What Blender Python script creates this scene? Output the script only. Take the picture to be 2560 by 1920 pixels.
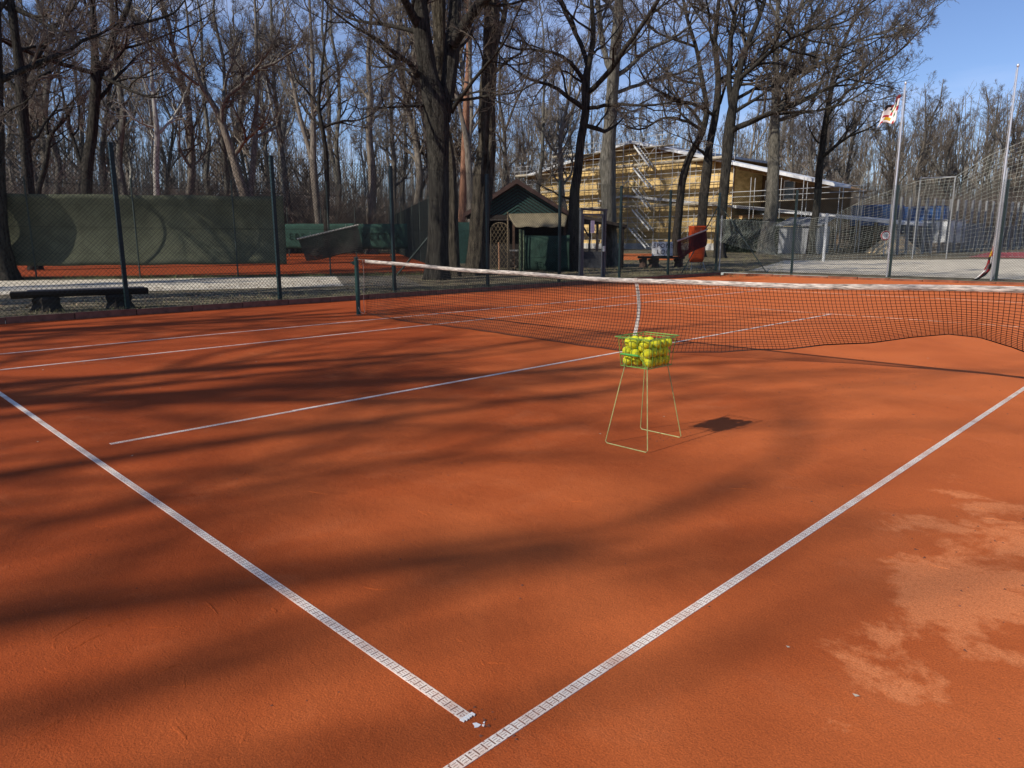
import bpy, math, random
import numpy as np
from mathutils import Matrix, Vector

for o in list(bpy.data.objects):
    bpy.data.objects.remove(o, do_unlink=True)
scene = bpy.context.scene
col = scene.collection
R = math.radians

# ------------------------------------------------------------------ camera
CAM = np.array([5.431, -7.6475, 1.3928])
YAW, PITCH, ROLL, FPX = 0.787805, -0.19683, -0.00214, 1798.4      # solved from the court lines
PW, PH = 2560, 1920


def cam_axes():
    cy, sy, cp, sp = math.cos(YAW), math.sin(YAW), math.cos(PITCH), math.sin(PITCH)
    f = np.array([-sy * cp, cy * cp, sp])
    r = np.array([cy, sy, 0.0])
    u = np.cross(r, f)
    return (math.cos(ROLL) * r + math.sin(ROLL) * u, -math.sin(ROLL) * r + math.cos(ROLL) * u, f)


CR, CU, CF = cam_axes()
cam_d = bpy.data.cameras.new('camera')
cam = bpy.data.objects.new('camera', cam_d)
col.objects.link(cam)
M = Matrix(((CR[0], CU[0], -CF[0], CAM[0]), (CR[1], CU[1], -CF[1], CAM[1]), (CR[2], CU[2], -CF[2], CAM[2]), (0, 0, 0, 1)))
cam.matrix_world = M
cam_d.sensor_width = 36
cam_d.lens = FPX / PW * 36
cam_d.clip_start = 0.05
cam_d.clip_end = 3000
scene.camera = cam
scene.render.resolution_x, scene.render.resolution_y = 1024, 768

# ------------------------------------------------------------------ sky, sun, exposure
SUN_EL = R(37.5)
SH = np.array([math.cos(R(79)), math.sin(R(79))])          # direction the shadows fall
world = bpy.data.worlds.new('World')
scene.world = world
world.use_nodes = True
wn, wl = world.node_tree.nodes, world.node_tree.links
wn.clear()
w_out = wn.new('ShaderNodeOutputWorld')
w_bg = wn.new('ShaderNodeBackground')
sky = wn.new('ShaderNodeTexSky')
sky.sky_type = 'NISHITA'
sky.sun_disc = False
sky.sun_elevation = SUN_EL
sky.sun_rotation = math.atan2(-SH[0], -SH[1])
sky.altitude = 300
sky.air_density = 1.0
sky.dust_density = 0.4
sky.ozone_density = 2.5
w_bg.inputs['Strength'].default_value = 0.095
# thin high cloud
tc = wn.new('ShaderNodeTexCoord')
mp = wn.new('ShaderNodeMapping')
mp.inputs['Scale'].default_value = (1.6, 1.6, 9.0)
mp.inputs['Rotation'].default_value = (R(6), R(-8), 0)
nz = wn.new('ShaderNodeTexNoise')
nz.inputs['Scale'].default_value = 1.7
nz.inputs['Detail'].default_value = 6
nz.inputs['Roughness'].default_value = 0.5
cr = wn.new('ShaderNodeValToRGB')
cr.color_ramp.elements[0].position = 0.5
cr.color_ramp.elements[0].color = (0, 0, 0, 1)
cr.color_ramp.elements[1].position = 0.85
cr.color_ramp.elements[1].color = (0.5, 0.5, 0.5, 1)
mx = wn.new('ShaderNodeMixRGB')
mx.inputs[2].default_value = (7.0, 7.6, 8.6, 1)
wl.new(tc.outputs['Generated'], mp.inputs[0])
wl.new(mp.outputs[0], nz.inputs['Vector'])
wl.new(nz.outputs['Fac'], cr.inputs[0])
wl.new(cr.outputs[0], mx.inputs[0])
wl.new(sky.outputs[0], mx.inputs[1])
tint = wn.new('ShaderNodeMixRGB')
tint.blend_type = 'MULTIPLY'
tint.inputs[0].default_value = 1.0
tint.inputs[2].default_value = (0.93, 0.98, 1.20, 1)
wl.new(mx.outputs[0], tint.inputs[1])
wl.new(tint.outputs[0], w_bg.inputs['Color'])
wl.new(w_bg.outputs[0], w_out.inputs[0])

sun_d = bpy.data.lights.new('sun', 'SUN')
sun_d.energy = 4.2
sun_d.angle = R(0.53)
sun_d.color = (1.0, 0.94, 0.83)
sun = bpy.data.objects.new('sun', sun_d)
col.objects.link(sun)
sdir = Vector((SH[0] * math.cos(SUN_EL), SH[1] * math.cos(SUN_EL), -math.sin(SUN_EL)))
sun.rotation_euler = sdir.to_track_quat('-Z', 'Y').to_euler()
sun.location = (0, -30, 30)

vs = scene.view_settings
vs.view_transform = 'Standard'
vs.look = 'None'
vs.exposure = 0.2
vs.gamma = 1.0
scene.cycles.max_bounces = 4
scene.cycles.diffuse_bounces = 2
scene.cycles.glossy_bounces = 2
scene.cycles.transmission_bounces = 2
scene.cycles.caustics_reflective = False
scene.cycles.caustics_refractive = False

# ------------------------------------------------------------------ pixel -> place helpers
CX0, CX1, CY0, CY1 = -9.5, 13.0, -21.0, 19.45              # the clay court sheet


def ground_z(x, y):
    if CX0 < x < CX1 and CY0 < y < CY1:
        return 0.0
    r = math.hypot(x - 5.4, y + 7.6)
    return 0.06 + max(0.0, 0.0095 * (r - 26))


def ray(px, py):
    return CF + (px - PW / 2) / FPX * CR - (py - PH / 2) / FPX * CU


def at(px, py, d):
    v = ray(px, py)
    return CAM + v * (d / math.hypot(v[0], v[1]))


def onz(px, py, z=0.0):
    v = ray(px, py)
    return CAM + v * ((z - CAM[2]) / v[2])


def onground(px, py):
    z = 0.05
    for _ in range(30):
        q = onz(px, py, min(z, 1.2))
        z = 0.5 * z + 0.5 * ground_z(q[0], q[1])
    return q


def stand(px, d):
    """ground point seen in column px at horizontal distance d"""
    q = at(px, 640, d)
    return np.array([q[0], q[1], ground_z(q[0], q[1])])


# ------------------------------------------------------------------ materials
MATS = {}


def mat(name, c, rough=0.8, var=0.18, scale=8.0, bump=0.0, bscale=40.0, metal=0.0, stretch=None, c2=None, spec=0.3, bdist=0.01, detail=5):
    if name in MATS:
        return MATS[name]
    m = bpy.data.materials.new(name)
    m.use_nodes = True
    n, l = m.node_tree.nodes, m.node_tree.links
    b = n['Principled BSDF']
    b.inputs['Roughness'].default_value = rough
    b.inputs['Metallic'].default_value = metal
    b.inputs['Specular IOR Level'].default_value = spec
    t = n.new('ShaderNodeTexCoord')
    mpn = n.new('ShaderNodeMapping')
    if stretch:
        mpn.inputs['Scale'].default_value = stretch
    l.new(t.outputs['Object'], mpn.inputs[0])
    nt = n.new('ShaderNodeTexNoise')
    nt.inputs['Scale'].default_value = scale
    nt.inputs['Detail'].default_value = detail
    nt.inputs['Roughness'].default_value = 0.6
    l.new(mpn.outputs[0], nt.inputs['Vector'])
    rmp = n.new('ShaderNodeValToRGB')
    lo = [max(0, x * (1 - var)) for x in c]
    hi = [min(1, x * (1 + var)) for x in (c2 or c)]
    rmp.color_ramp.elements[0].position = 0.32
    rmp.color_ramp.elements[1].position = 0.68
    rmp.color_ramp.elements[0].color = (*lo, 1)
    rmp.color_ramp.elements[1].color = (*hi, 1)
    l.new(nt.outputs['Fac'], rmp.inputs[0])
    l.new(rmp.outputs[0], b.inputs['Base Color'])
    if bump:
        n2 = n.new('ShaderNodeTexNoise')
        n2.inputs['Scale'].default_value = bscale
        n2.inputs['Detail'].default_value = 4
        l.new(mpn.outputs[0], n2.inputs['Vector'])
        bp = n.new('ShaderNodeBump')
        bp.inputs['Strength'].default_value = bump
        bp.inputs['Distance'].default_value = bdist
        l.new(n2.outputs['Fac'], bp.inputs['Height'])
        l.new(bp.outputs[0], b.inputs['Normal'])
    MATS[name] = m
    return m


# ------------------------------------------------------------------ mesh helpers
class MB:
    def __init__(s):
        s.v, s.f = [], []

    def add(s, verts, faces):
        o = len(s.v)
        s.v += [tuple(map(float, q)) for q in verts]
        s.f += [tuple(i + o for i in q) for q in faces]
        return s

    def box(s, c, d, rz=0.0, rx=0.0, ry=0.0):
        m = Matrix.Rotation(rz, 3, 'Z') @ Matrix.Rotation(ry, 3, 'Y') @ Matrix.Rotation(rx, 3, 'X')
        vs_ = []
        for sx in (-.5, .5):
            for sy in (-.5, .5):
                for sz in (-.5, .5):
                    q = m @ Vector((sx * d[0], sy * d[1], sz * d[2]))
                    vs_.append((q.x + c[0], q.y + c[1], q.z + c[2]))
        return s.add(vs_, [(0, 1, 3, 2), (4, 6, 7, 5), (0, 4, 5, 1), (2, 3, 7, 6), (0, 2, 6, 4), (1, 5, 7, 3)])

    def tube(s, pts, r, k=6, closed=False, caps=True):
        pts = [np.asarray(q, float) for q in pts]
        n = len(pts)
        rr = r if hasattr(r, '__len__') else [r] * n
        vs_ = []
        for i in range(n):
            if closed:
                t = pts[(i + 1) % n] - pts[i - 1]
            else:
                t = pts[min(i + 1, n - 1)] - pts[max(i - 1, 0)]
            t = t / (np.linalg.norm(t) + 1e-9)
            ax = np.array([0, 0, 1.0]) if abs(t[2]) < 0.9 else np.array([1.0, 0, 0])
            b1 = np.cross(t, ax)
            b1 /= np.linalg.norm(b1)
            b2 = np.cross(t, b1)
            for j in range(k):
                a = 2 * math.pi * j / k
                vs_.append(pts[i] + rr[i] * (math.cos(a) * b1 + math.sin(a) * b2))
        fs = []
        for i in range(n if closed else n - 1):
            a, b = i * k, ((i + 1) % n) * k
            for j in range(k):
                j2 = (j + 1) % k
                fs.append((a + j, a + j2, b + j2, b + j))
        if caps and not closed:
            fs.append(tuple(range(k))[::-1])
            fs.append(tuple(range((n - 1) * k, n * k)))
        return s.add(vs_, fs)

    def prism(s, poly, axis_vec):
        """extrude polygon (list of 3d pts) by vector"""
        n = len(poly)
        a = np.asarray(axis_vec, float)
        vs_ = [np.asarray(q, float) for q in poly] + [np.asarray(q, float) + a for q in poly]
        fs = [tuple(range(n))[::-1], tuple(range(n, 2 * n))]
        for i in range(n):
            j = (i + 1) % n
            fs.append((i, j, n + j, n + i))
        return s.add(vs_, fs)

    def mesh(s, name, m, smooth=False):
        me = bpy.data.meshes.new(name)
        me.from_pydata(s.v, [], s.f)
        me.materials.append(m)
        if smooth:
            me.polygons.foreach_set('use_smooth', [True] * len(me.polygons))
        me.update()
        return me

    def build(s, name, m, parent=None, loc=None, smooth=False):
        return link(name, s.mesh(name, m, smooth), parent, loc)


def fastmesh(name, V, Q, m, smooth=True):
    """V (n,3) float array, Q (f,k) int array"""
    me = bpy.data.meshes.new(name)
    k = Q.shape[1]
    me.vertices.add(len(V))
    me.vertices.foreach_set('co', V.astype(np.float32).ravel())
    me.loops.add(Q.size)
    me.loops.foreach_set('vertex_index', Q.astype(np.int32).ravel())
    me.polygons.add(len(Q))
    me.polygons.foreach_set('loop_start', (np.arange(len(Q)) * k).astype(np.int32))
    if smooth:
        me.polygons.foreach_set('use_smooth', np.ones(len(Q), dtype=bool))
    me.materials.append(m)
    me.update(calc_edges=True)
    return me


def link(name, me, parent=None, loc=None, rz=None):
    o = bpy.data.objects.new(name, me)
    col.objects.link(o)
    if parent is not None:
        o.parent = parent
    if loc is not None:
        o.location = loc
    if rz is not None:
        o.rotation_euler[2] = rz
    return o


def tag(o, label=None, cat=None, group=None, kind=None):
    if label:
        o['label'] = label
    if cat:
        o['category'] = cat
    if group:
        o['group'] = group
    if kind:
        o['kind'] = kind
    return o


def thing(name, label, cat, loc=(0, 0, 0), rz=0.0, group=None):
    o = bpy.data.objects.new(name, None)
    o.empty_display_size = 0.3
    col.objects.link(o)
    o.location = tuple(map(float, loc))
    o.rotation_euler = (0, 0, rz)
    return tag(o, label, cat, group)


def copy_tree(root, loc, rz=0.0, scale=None, label=None, group=None):
    c = root.copy()
    col.objects.link(c)
    c.location = tuple(map(float, loc))
    c.rotation_euler = (0, 0, rz)
    if scale:
        c.scale = scale
    if label:
        c['label'] = label
    if group:
        c['group'] = group
    for ch in list(root.children):
        d = ch.copy()
        col.objects.link(d)
        d.parent = c
        for gch in list(ch.children):
            e = gch.copy()
            col.objects.link(e)
            e.parent = d
    return c


rng = np.random.default_rng(7)
random.seed(7)

# ------------------------------------------------------------------ palette
GREEN_POST = mat('green_post_paint', (0.007, 0.024, 0.026), 0.45, 0.3, 6, spec=0.4)
WIRE = mat('green_wire_coating', (0.012, 0.018, 0.014), 0.6, 0.1)
SCREEN = mat('green_windscreen_cloth', (0.16, 0.165, 0.105), 0.9, 0.2, 2.5, 0.15, 300)
SCREEN2 = mat('teal_windscreen_cloth', (0.03, 0.075, 0.055), 0.9, 0.25, 2.5, 0.15, 300)
STEEL = mat('galvanised_steel', (0.42, 0.43, 0.44), 0.45, 0.15, 12, metal=0.6)
DARK = mat('dark_stained_wood', (0.03, 0.022, 0.017), 0.8, 0.4, 10, 0.3, 40, stretch=(1, 1, 0.2))
WOODGREY = mat('weathered_wood', (0.16, 0.13, 0.1), 0.85, 0.35, 9, 0.4, 50, stretch=(0.15, 1, 1))
WHITE = mat('white_paint', (0.78, 0.77, 0.74), 0.6, 0.06, 5)

# ================================================================== GROUND
def clay_material(name, detail=True):
    m = bpy.data.materials.new(name)
    m.use_nodes = True
    n, l = m.node_tree.nodes, m.node_tree.links
    b = n['Principled BSDF']
    b.inputs['Roughness'].default_value = 0.92
    b.inputs['Specular IOR Level'].default_value = 0.15
    t = n.new('ShaderNodeTexCoord')
    P = t.outputs['Object']

    def noise(scale, det=4, rough=0.55, dist=0.0, vec=P):
        q = n.new('ShaderNodeTexNoise')
        q.inputs['Scale'].default_value = scale
        q.inputs['Detail'].default_value = det
        q.inputs['Roughness'].default_value = rough
        q.inputs['Distortion'].default_value = dist
        l.new(vec, q.inputs['Vector'])
        return q.outputs['Fac']

    def ramp(fac, p0, p1, c0=(0, 0, 0, 1), c1=(1, 1, 1, 1)):
        q = n.new('ShaderNodeValToRGB')
        q.color_ramp.elements[0].position = p0
        q.color_ramp.elements[1].position = p1
        q.color_ramp.elements[0].color = c0
        q.color_ramp.elements[1].color = c1
        l.new(fac, q.inputs[0])
        return q.outputs[0]

    def math_(op, a, bb):
        q = n.new('ShaderNodeMath')
        q.operation = op
        for i, x in enumerate((a, bb)):
            if isinstance(x, (int, float)):
                q.inputs[i].default_value = x
            else:
                l.new(x, q.inputs[i])
        return q.outputs[0]

    def mix(fac, a, bb, mode='MIX'):
        q = n.new('ShaderNodeMixRGB')
        q.blend_type = mode
        for i, x in ((0, fac), (1, a), (2, bb)):
            if isinstance(x, (int, float)):
                q.inputs[i].default_value = x
            elif isinstance(x, tuple):
                q.inputs[i].default_value = x
            else:
                l.new(x, q.inputs[i])
        return q.outputs[0]

    # damp clay near the photographer, drier towards the net and the right
    sep = n.new('ShaderNodeSeparateXYZ')
    l.new(P, sep.inputs[0])
    dry = math_('ADD', math_('MULTIPLY', sep.outputs[0], 0.035), math_('MULTIPLY', sep.outputs[1], 0.035))
    dry = math_('ADD', math_('ADD', dry, 0.1), noise(0.45, 8, 0.62, 0.5))
    c = ramp(dry, 0.36, 0.80, (0.345, 0.062, 0.012, 1), (0.62, 0.152, 0.04, 1))
    # dry dusting that comes and goes
    dust = ramp(noise(1.7, 9, 0.68, 0.6), 0.56, 0.74)
    c = mix(math_('MULTIPLY', dust, 0.3), c, (0.60, 0.185, 0.07, 1))
    if detail:
        # bleached dry patches beside the right singles sideline
        mpn = n.new('ShaderNodeMapping')
        mpn.vector_type = 'POINT'
        mpn.inputs['Location'].default_value = (-4.82, 4.15, 0)
        l.new(P, mpn.inputs[0])
        mp2 = n.new('ShaderNodeMapping')
        mp2.inputs['Scale'].default_value = (1.0 / 0.72, 1.0 / 1.9, 0)
        mp2.inputs['Rotation'].default_value = (0, 0, R(0))
        l.new(mpn.outputs[0], mp2.inputs[0])
        gr = n.new('ShaderNodeTexGradient')
        gr.gradient_type = 'SPHERICAL'
        l.new(mp2.outputs[0], gr.inputs[0])
        pn = noise(2.6, 12, 0.66, 0.25)
        s_ = math_('ADD', math_('MULTIPLY', gr.outputs['Fac'], 0.365), pn)
        patch = ramp(s_, 0.685, 0.765)
        c = mix(math_('MULTIPLY', math_('MULTIPLY', patch, ramp(noise(60, 3, 0.7), 0.15, 0.5)), 0.72), c, (0.80, 0.27, 0.1, 1))
    # grain
    gn = noise(150 if detail else 60, 4, 0.75)
    c = mix(0.8, c, ramp(gn, 0.3, 0.72, (0.5, 0.46, 0.44, 1), (1.35, 1.38, 1.4, 1)), 'MULTIPLY')
    sp = n.new('ShaderNodeTexVoronoi')
    sp.inputs['Scale'].default_value = 38
    sp.inputs['Randomness'].default_value = 1.0
    l.new(P, sp.inputs['Vector'])
    specks = ramp(sp.outputs['Distance'], 0.035, 0.06, (1, 1, 1, 1), (0, 0, 0, 1))
    specks = mix(1.0, specks, ramp(noise(2.0, 2), 0.5, 0.62), 'MULTIPLY')
    c = mix(specks, c, (0.2, 0.07, 0.04, 1))
    l.new(c, b.inputs['Base Color'])
    # relief: grain, undulation, broom arcs
    wv = n.new('ShaderNodeTexWave')
    wv.wave_type = 'RINGS'
    wv.rings_direction = 'Z'
    wv.inputs['Scale'].default_value = 9.5
    wv.inputs['Distortion'].default_value = 2.2
    wv.inputs['Detail'].default_value = 2
    wm = n.new('ShaderNodeMapping')
    wm.inputs['Location'].default_value = (-0.6, 9.6, 0)
    l.new(P, wm.inputs[0])
    l.new(wm.outputs[0], wv.inputs['Vector'])
    broom = math_('MULTIPLY', wv.outputs['Fac'], ramp(noise(0.9, 3), 0.52, 0.66))
    hgt = math_('ADD', math_('MULTIPLY', gn, 0.95), math_('ADD', math_('MULTIPLY', noise(28, 5, 0.6), 0.8), math_('MULTIPLY', noise(5, 4), 1.5)))
    hgt = math_('ADD', hgt, math_('MULTIPLY', broom, 0.05))
    stm = n.new('ShaderNodeMapping')
    stm.inputs['Scale'].default_value = (1.2, 22, 1)
    stm.inputs['Rotation'].default_value = (0, 0, R(14))
    l.new(P, stm.inputs[0])
    hgt = math_('ADD', hgt, math_('MULTIPLY', noise(1.0, 5, 0.6, 0.3, stm.outputs[0]), 0.1))
    bp = n.new('ShaderNodeBump')
    bp.inputs['Strength'].default_value = 0.9
    bp.inputs['Distance'].default_value = 0.006
    l.new(hgt, bp.inputs['Height'])
    l.new(bp.outputs[0], b.inputs['Normal'])
    MATS[name] = m
    return m


CLAY = clay_material('red_clay')
CLAY_FAR = clay_material('red_clay_far_courts', False)
SOIL = mat('leafy_soil', (0.085, 0.062, 0.042), 0.95, 0.45, 3.0, 0.8, 30, c2=(0.17, 0.14, 0.085), bdist=0.03, detail=9)
GRAVEL = mat('pale_gravel', (0.45, 0.39, 0.30), 0.95, 0.22, 2.2, 0.6, 60, c2=(0.6, 0.53, 0.41), bdist=0.015, detail=9)
TRACK = mat('red_running_track', (0.36, 0.07, 0.07), 0.9, 0.15, 5)

m_ = MB()
m_.add([(CX0, CY0, 0), (CX1, CY0, 0), (CX1, CY1, 0), (CX0, CY1, 0), (CX0, CY0, -.3), (CX1, CY0, -.3), (CX1, CY1, -.3), (CX0, CY1, -.3)],
       [(0, 1, 2, 3), (0, 4, 5, 1), (1, 5, 6, 2), (2, 6, 7, 3), (3, 7, 4, 0)])
tag(m_.build('clay_court', CLAY), 'red clay tennis court with white taped lines', 'tennis court', kind='structure')

# soil and leaf ground, one sheet to the horizon with the court left out
xs = np.unique(np.concatenate([np.linspace(-1500, -160, 12), np.linspace(-160, -60, 21), np.linspace(-60, -9.9, 52), [-9.5], np.linspace(-8.5, 12, 22), [13.0], np.linspace(14, 60, 20), np.linspace(80, 1500, 12)]))
ys = np.unique(np.concatenate([np.linspace(-1500, -90, 12), np.linspace(-90, -23, 25), [-21.0], np.linspace(-20, 19, 41), [19.45, 19.8], np.linspace(21, 110, 90), np.linspace(125, 1500, 14)]))
gx, gy = np.meshgrid(xs, ys)
rr_ = np.hypot(gx - 5.4, gy + 7.6)
gz = 0.06 + np.clip(0.0095 * (rr_ - 26), 0, 3.2)
V = np.stack([gx, gy, gz], -1).reshape(-1, 3)
nx, ny = len(xs), len(ys)
quads = []
for j in range(ny - 1):
    for i in range(nx - 1):
        if xs[i] >= CX0 - 1e-6 and xs[i + 1] <= CX1 + 1e-6 and ys[j] >= CY0 - 1e-6 and ys[j + 1] <= CY1 + 1e-6:
            continue
        a = j * nx + i
        quads.append((a, a + 1, a + nx + 1, a + nx))
tag(link('ground', fastmesh('ground', V, np.array(quads), SOIL)), 'brown soil with dead leaves and thin dry grass', 'ground', kind='structure')


def sheet(name, poly, m, label, cat, dz, n=14):
    """a sheet laid over the ground inside a quad (4 corners xy), following the terrain"""
    p = [np.array(q[:2], float) for q in poly]
    vs_, fs = [], []
    for j in range(n + 1):
        for i in range(n + 1):
            s, t = i / n, j / n
            q = (1 - s) * (1 - t) * p[0] + s * (1 - t) * p[1] + s * t * p[2] + (1 - s) * t * p[3]
            r = math.hypot(q[0] - 5.4, q[1] + 7.6)
            vs_.append((q[0], q[1], 0.06 + max(0, 0.0095 * (r - 26)) + dz))
    for j in range(n):
        for i in range(n):
            a = j * (n + 1) + i
            fs.append((a, a + 1, a + n + 2, a + n + 1))
    b = MB().add(vs_, fs)
    return tag(b.build(name, m), label, cat, kind='structure')


# pale path left of the court, between the two fences
pn0, pn8, pf0, pf8 = onground(0, 738), onground(860, 716), onground(0, 703), onground(840, 691)
dn = (pn0 - pn8)
df = (pf0 - pf8)
sheet('gravel_path', [pn0 + dn * 0.9, pn8, pf8, pf0 + df * 0.9], GRAVEL, 'pale gravel path between the two fences on the left', 'path', 0.012)
sheet('gravel_path', [pn8, stand(1060, 21.5), stand(1010, 27.5), pf8], mat('dark_grey_gravel', (0.15, 0.13, 0.1), 0.95, 0.35, 2.5, 0.6, 50, detail=9),  # darker grey gravel at the oak end of the path
      'darker grey end of the path under the oak', 'path', 0.008)
# second court behind the left fence
f2 = [onground(92, 698), onground(827, 690)]
F2D = (f2[1] - f2[0])[:2] / np.linalg.norm((f2[1] - f2[0])[:2])
F2N = np.array([-F2D[1], F2D[0]])
if F2N @ (f2[0][:2] - CAM[:2]) < 0:
    F2N = -F2N
f2c = f2[0][:2] + F2D * 14.8
c2 = [f2[0][:2] - F2D * 14 + F2N * .45, f2c + F2N * .45, f2c + F2N * 33, f2[0][:2] - F2D * 14 + F2N * 33]
sheet('clay_court', c2, CLAY_FAR, 'second red clay court behind the green windscreen', 'tennis court', 0.012, 24)
# third court glimpsed beyond the hut
sheet('clay_court', [stand(1380, 44), stand(1700, 44), stand(1700, 58), stand(1380, 58)], CLAY_FAR, 'third red clay court beyond the hut below the building', 'tennis court', 0.012)
# gravel yard beyond the far fence, and red track behind it
sheet('gravel_yard', [(-9.2, 20.9), (26, 20.9), onground(2700, 647), onground(1960, 652)], GRAVEL, 'pale gravel yard behind the far fence', 'yard', 0.012, 24)
sheet('running_track', [onground(2420, 643), onground(2760, 648), onground(2760, 629), onground(2470, 632)], TRACK, 'strip of red running track behind the gravel yard', 'track', 0.016)

# ---- kerb stones along the left edge of the court
KERB = mat('red_brown_kerb_stone', (0.17, 0.075, 0.05), 0.9, 0.35, 7, 0.4, 60)
kb = MB()
kb.box((0, 0, 0.01), (0.075, 1.04, 0.2))
kme = kb.mesh('kerb_stone', KERB)
kroot = thing('kerb', 'red brown stone kerb along the left edge of the court', 'kerb', (CX0 - 0.02, 0, 0))
for i in range(38):
    k = link('kerb_stone', kme, kroot, (rng.normal(0, .006), -20.4 + 1.055 * i, rng.normal(0, .005)), rng.normal(0, .006))
kf = thing('kerb', 'low earthy kerb along the far end of the court', 'kerb', (0, CY1 + 0.03, 0))
kb = MB()
kb.box((0, 0, 0.0), (1.04, 0.075, 0.16))
kme2 = kb.mesh('kerb_stone', mat('clay_stained_kerb', (0.2, 0.075, 0.04), 0.9, 0.35, 5, 0.4, 60))
for i in range(21):
    link('kerb_stone', kme2, kf, (CX0 + .5 + 1.055 * i, rng.normal(0, .005), rng.normal(0, .006)), rng.normal(0, .006))

# ================================================================== COURT LINES
def tape_material():
    m = bpy.data.materials.new('white_line_tape')
    m.use_nodes = True
    n, l = m.node_tree.nodes, m.node_tree.links
    b = n['Principled BSDF']
    b.inputs['Roughness'].default_value = 0.7
    t = n.new('ShaderNodeTexCoord')
    a = n.new('ShaderNodeTexNoise')
    a.inputs['Scale'].default_value = 5
    a.inputs['Detail'].default_value = 8
    a.inputs['Roughness'].default_value = 0.7
    l.new(t.outputs['Object'], a.inputs['Vector'])
    r1 = n.new('ShaderNodeValToRGB')
    r1.color_ramp.elements[0].position = 0.44
    r1.color_ramp.elements[1].position = 0.7
    r1.color_ramp.elements[0].color = (0.80, 0.71, 0.61, 1)
    r1.color_ramp.elements[1].color = (0.58, 0.36, 0.26, 1)
    l.new(a.outputs['Fac'], r1.inputs[0])
    # red dust caught in the embossing
    g_ = n.new('ShaderNodeTexNoise')
    g_.inputs['Scale'].default_value = 130
    g_.inputs['Detail'].default_value = 2
    l.new(t.outputs['Object'], g_.inputs['Vector'])
    r2 = n.new('ShaderNodeValToRGB')
    r2.color_ramp.elements[0].position = 0.6
    r2.color_ramp.elements[1].position = 0.68
    l.new(g_.outputs['Fac'], r2.inputs[0])
    mm = n.new('ShaderNodeMixRGB')
    mm.inputs[2].default_value = (0.38, 0.2, 0.14, 1)
    l.new(r2.outputs[0], mm.inputs[0])
    l.new(r1.outputs[0], mm.inputs[1])
    l.new(mm.outputs[0], b.inputs['Base Color'])
    return m


TAPE = tape_material()
TAPE_DUSTY = mat('clay_dusted_tape', (0.5, 0.24, 0.14), .9, .25, 6, c2=(.6, .36, .25), detail=8)


def line(name, label, p0, p1, w=0.038, near=None):
    """court line between ground points; near=(a,b) lengths along it that show the embossed ladder grooves"""
    p0, p1 = np.array(p0, float), np.array(p1, float)
    L = np.linalg.norm(p1 - p0)
    d = (p1 - p0) / L
    q = np.array([-d[1], d[0]])
    mb = MB()
    dirt = MB()

    def slab(a, b, z0, z1, ww, side=0, mb=mb):
        A, B = p0 + d * a, p0 + d * b
        o = q * side
        vs_ = []
        for z in (z0, z1):
            for e, s in ((A, -1), (B, -1), (B, 1), (A, 1)):
                x = e + q * s * ww / 2 + o
                vs_.append((x[0], x[1], z))
        mb.add(vs_, [(4, 5, 6, 7), (0, 1, 5, 4), (1, 2, 6, 5), (2, 3, 7, 6), (3, 0, 4, 7)])
    if near:
        a, b = near
        if a > 0.05:
            slab(0, a, 0.0, 0.005, w)
        if b < L - 0.05:
            slab(b, L, 0.0, 0.005, w)
        t = a
        while t < b - 0.005:
            e = min(t + 0.030, b)
            slab(t + 0.0026, e - 0.0026, 0.0, 0.0026, w * 0.78)
            slab(e - 0.0024, e + 0.0024, 0.0, 0.0024, w * 0.77, 0, dirt)
            for g_ in (-.24, 0, .24):
                slab(t + 0.005 + rng.uniform(0, .003), e - 0.005 - rng.uniform(0, .006), 0.001, 0.0031, w * .035, w * (g_ + rng.uniform(-.02, .02)), dirt)
            t = e
        slab(a, b, 0.0, 0.0025, w * 0.105, w * 0.446)
        slab(a, b, 0.0, 0.0025, w * 0.105, -w * 0.446)
        # five long grooves in the rungs show as dust, the groove bed is clay
    else:
        slab(0, L, 0.0, 0.005, w)
    o = mb.build(name, TAPE_DUSTY if w < .03 else TAPE)
    if dirt.v:
        dirt.build('groove_dirt', mat('dirt_in_tape_grooves', (.22, .115, .08), .95, .4, 40), o)
    return tag(o, label, 'court line', kind='structure')


line('service_line', 'white service line crossing the near half of the court', (-4.115, -6.40), (3.985, -6.40), near=(3.0, 8.1))
line('singles_sideline', 'white right singles sideline running towards the net', (4.115, -11.88), (4.115, 11.88), near=(3.6, 14.0))
line('centre_service_line', 'white centre service line from near service line to far one', (0, -6.215), (0, 6.40), near=(0.0, 1.4))
line('singles_sideline', 'white left singles sideline', (-4.115, -11.88), (-4.115, 11.88), w=0.033)
line('doubles_sideline', 'white left doubles sideline nearest the kerb', (-5.485, -11.88), (-5.485, 11.88), w=0.033)
line('doubles_sideline', 'white right doubles sideline outside the singles line', (5.485, 0.5), (5.485, 11.88), w=0.028)
line('service_line', 'white far service line seen through the net', (-4.115, 6.40), (4.115, 6.40), w=0.028)
line('baseline', 'white far baseline seen through the net', (-5.485, 11.885), (5.485, 11.885), w=0.028)
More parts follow.
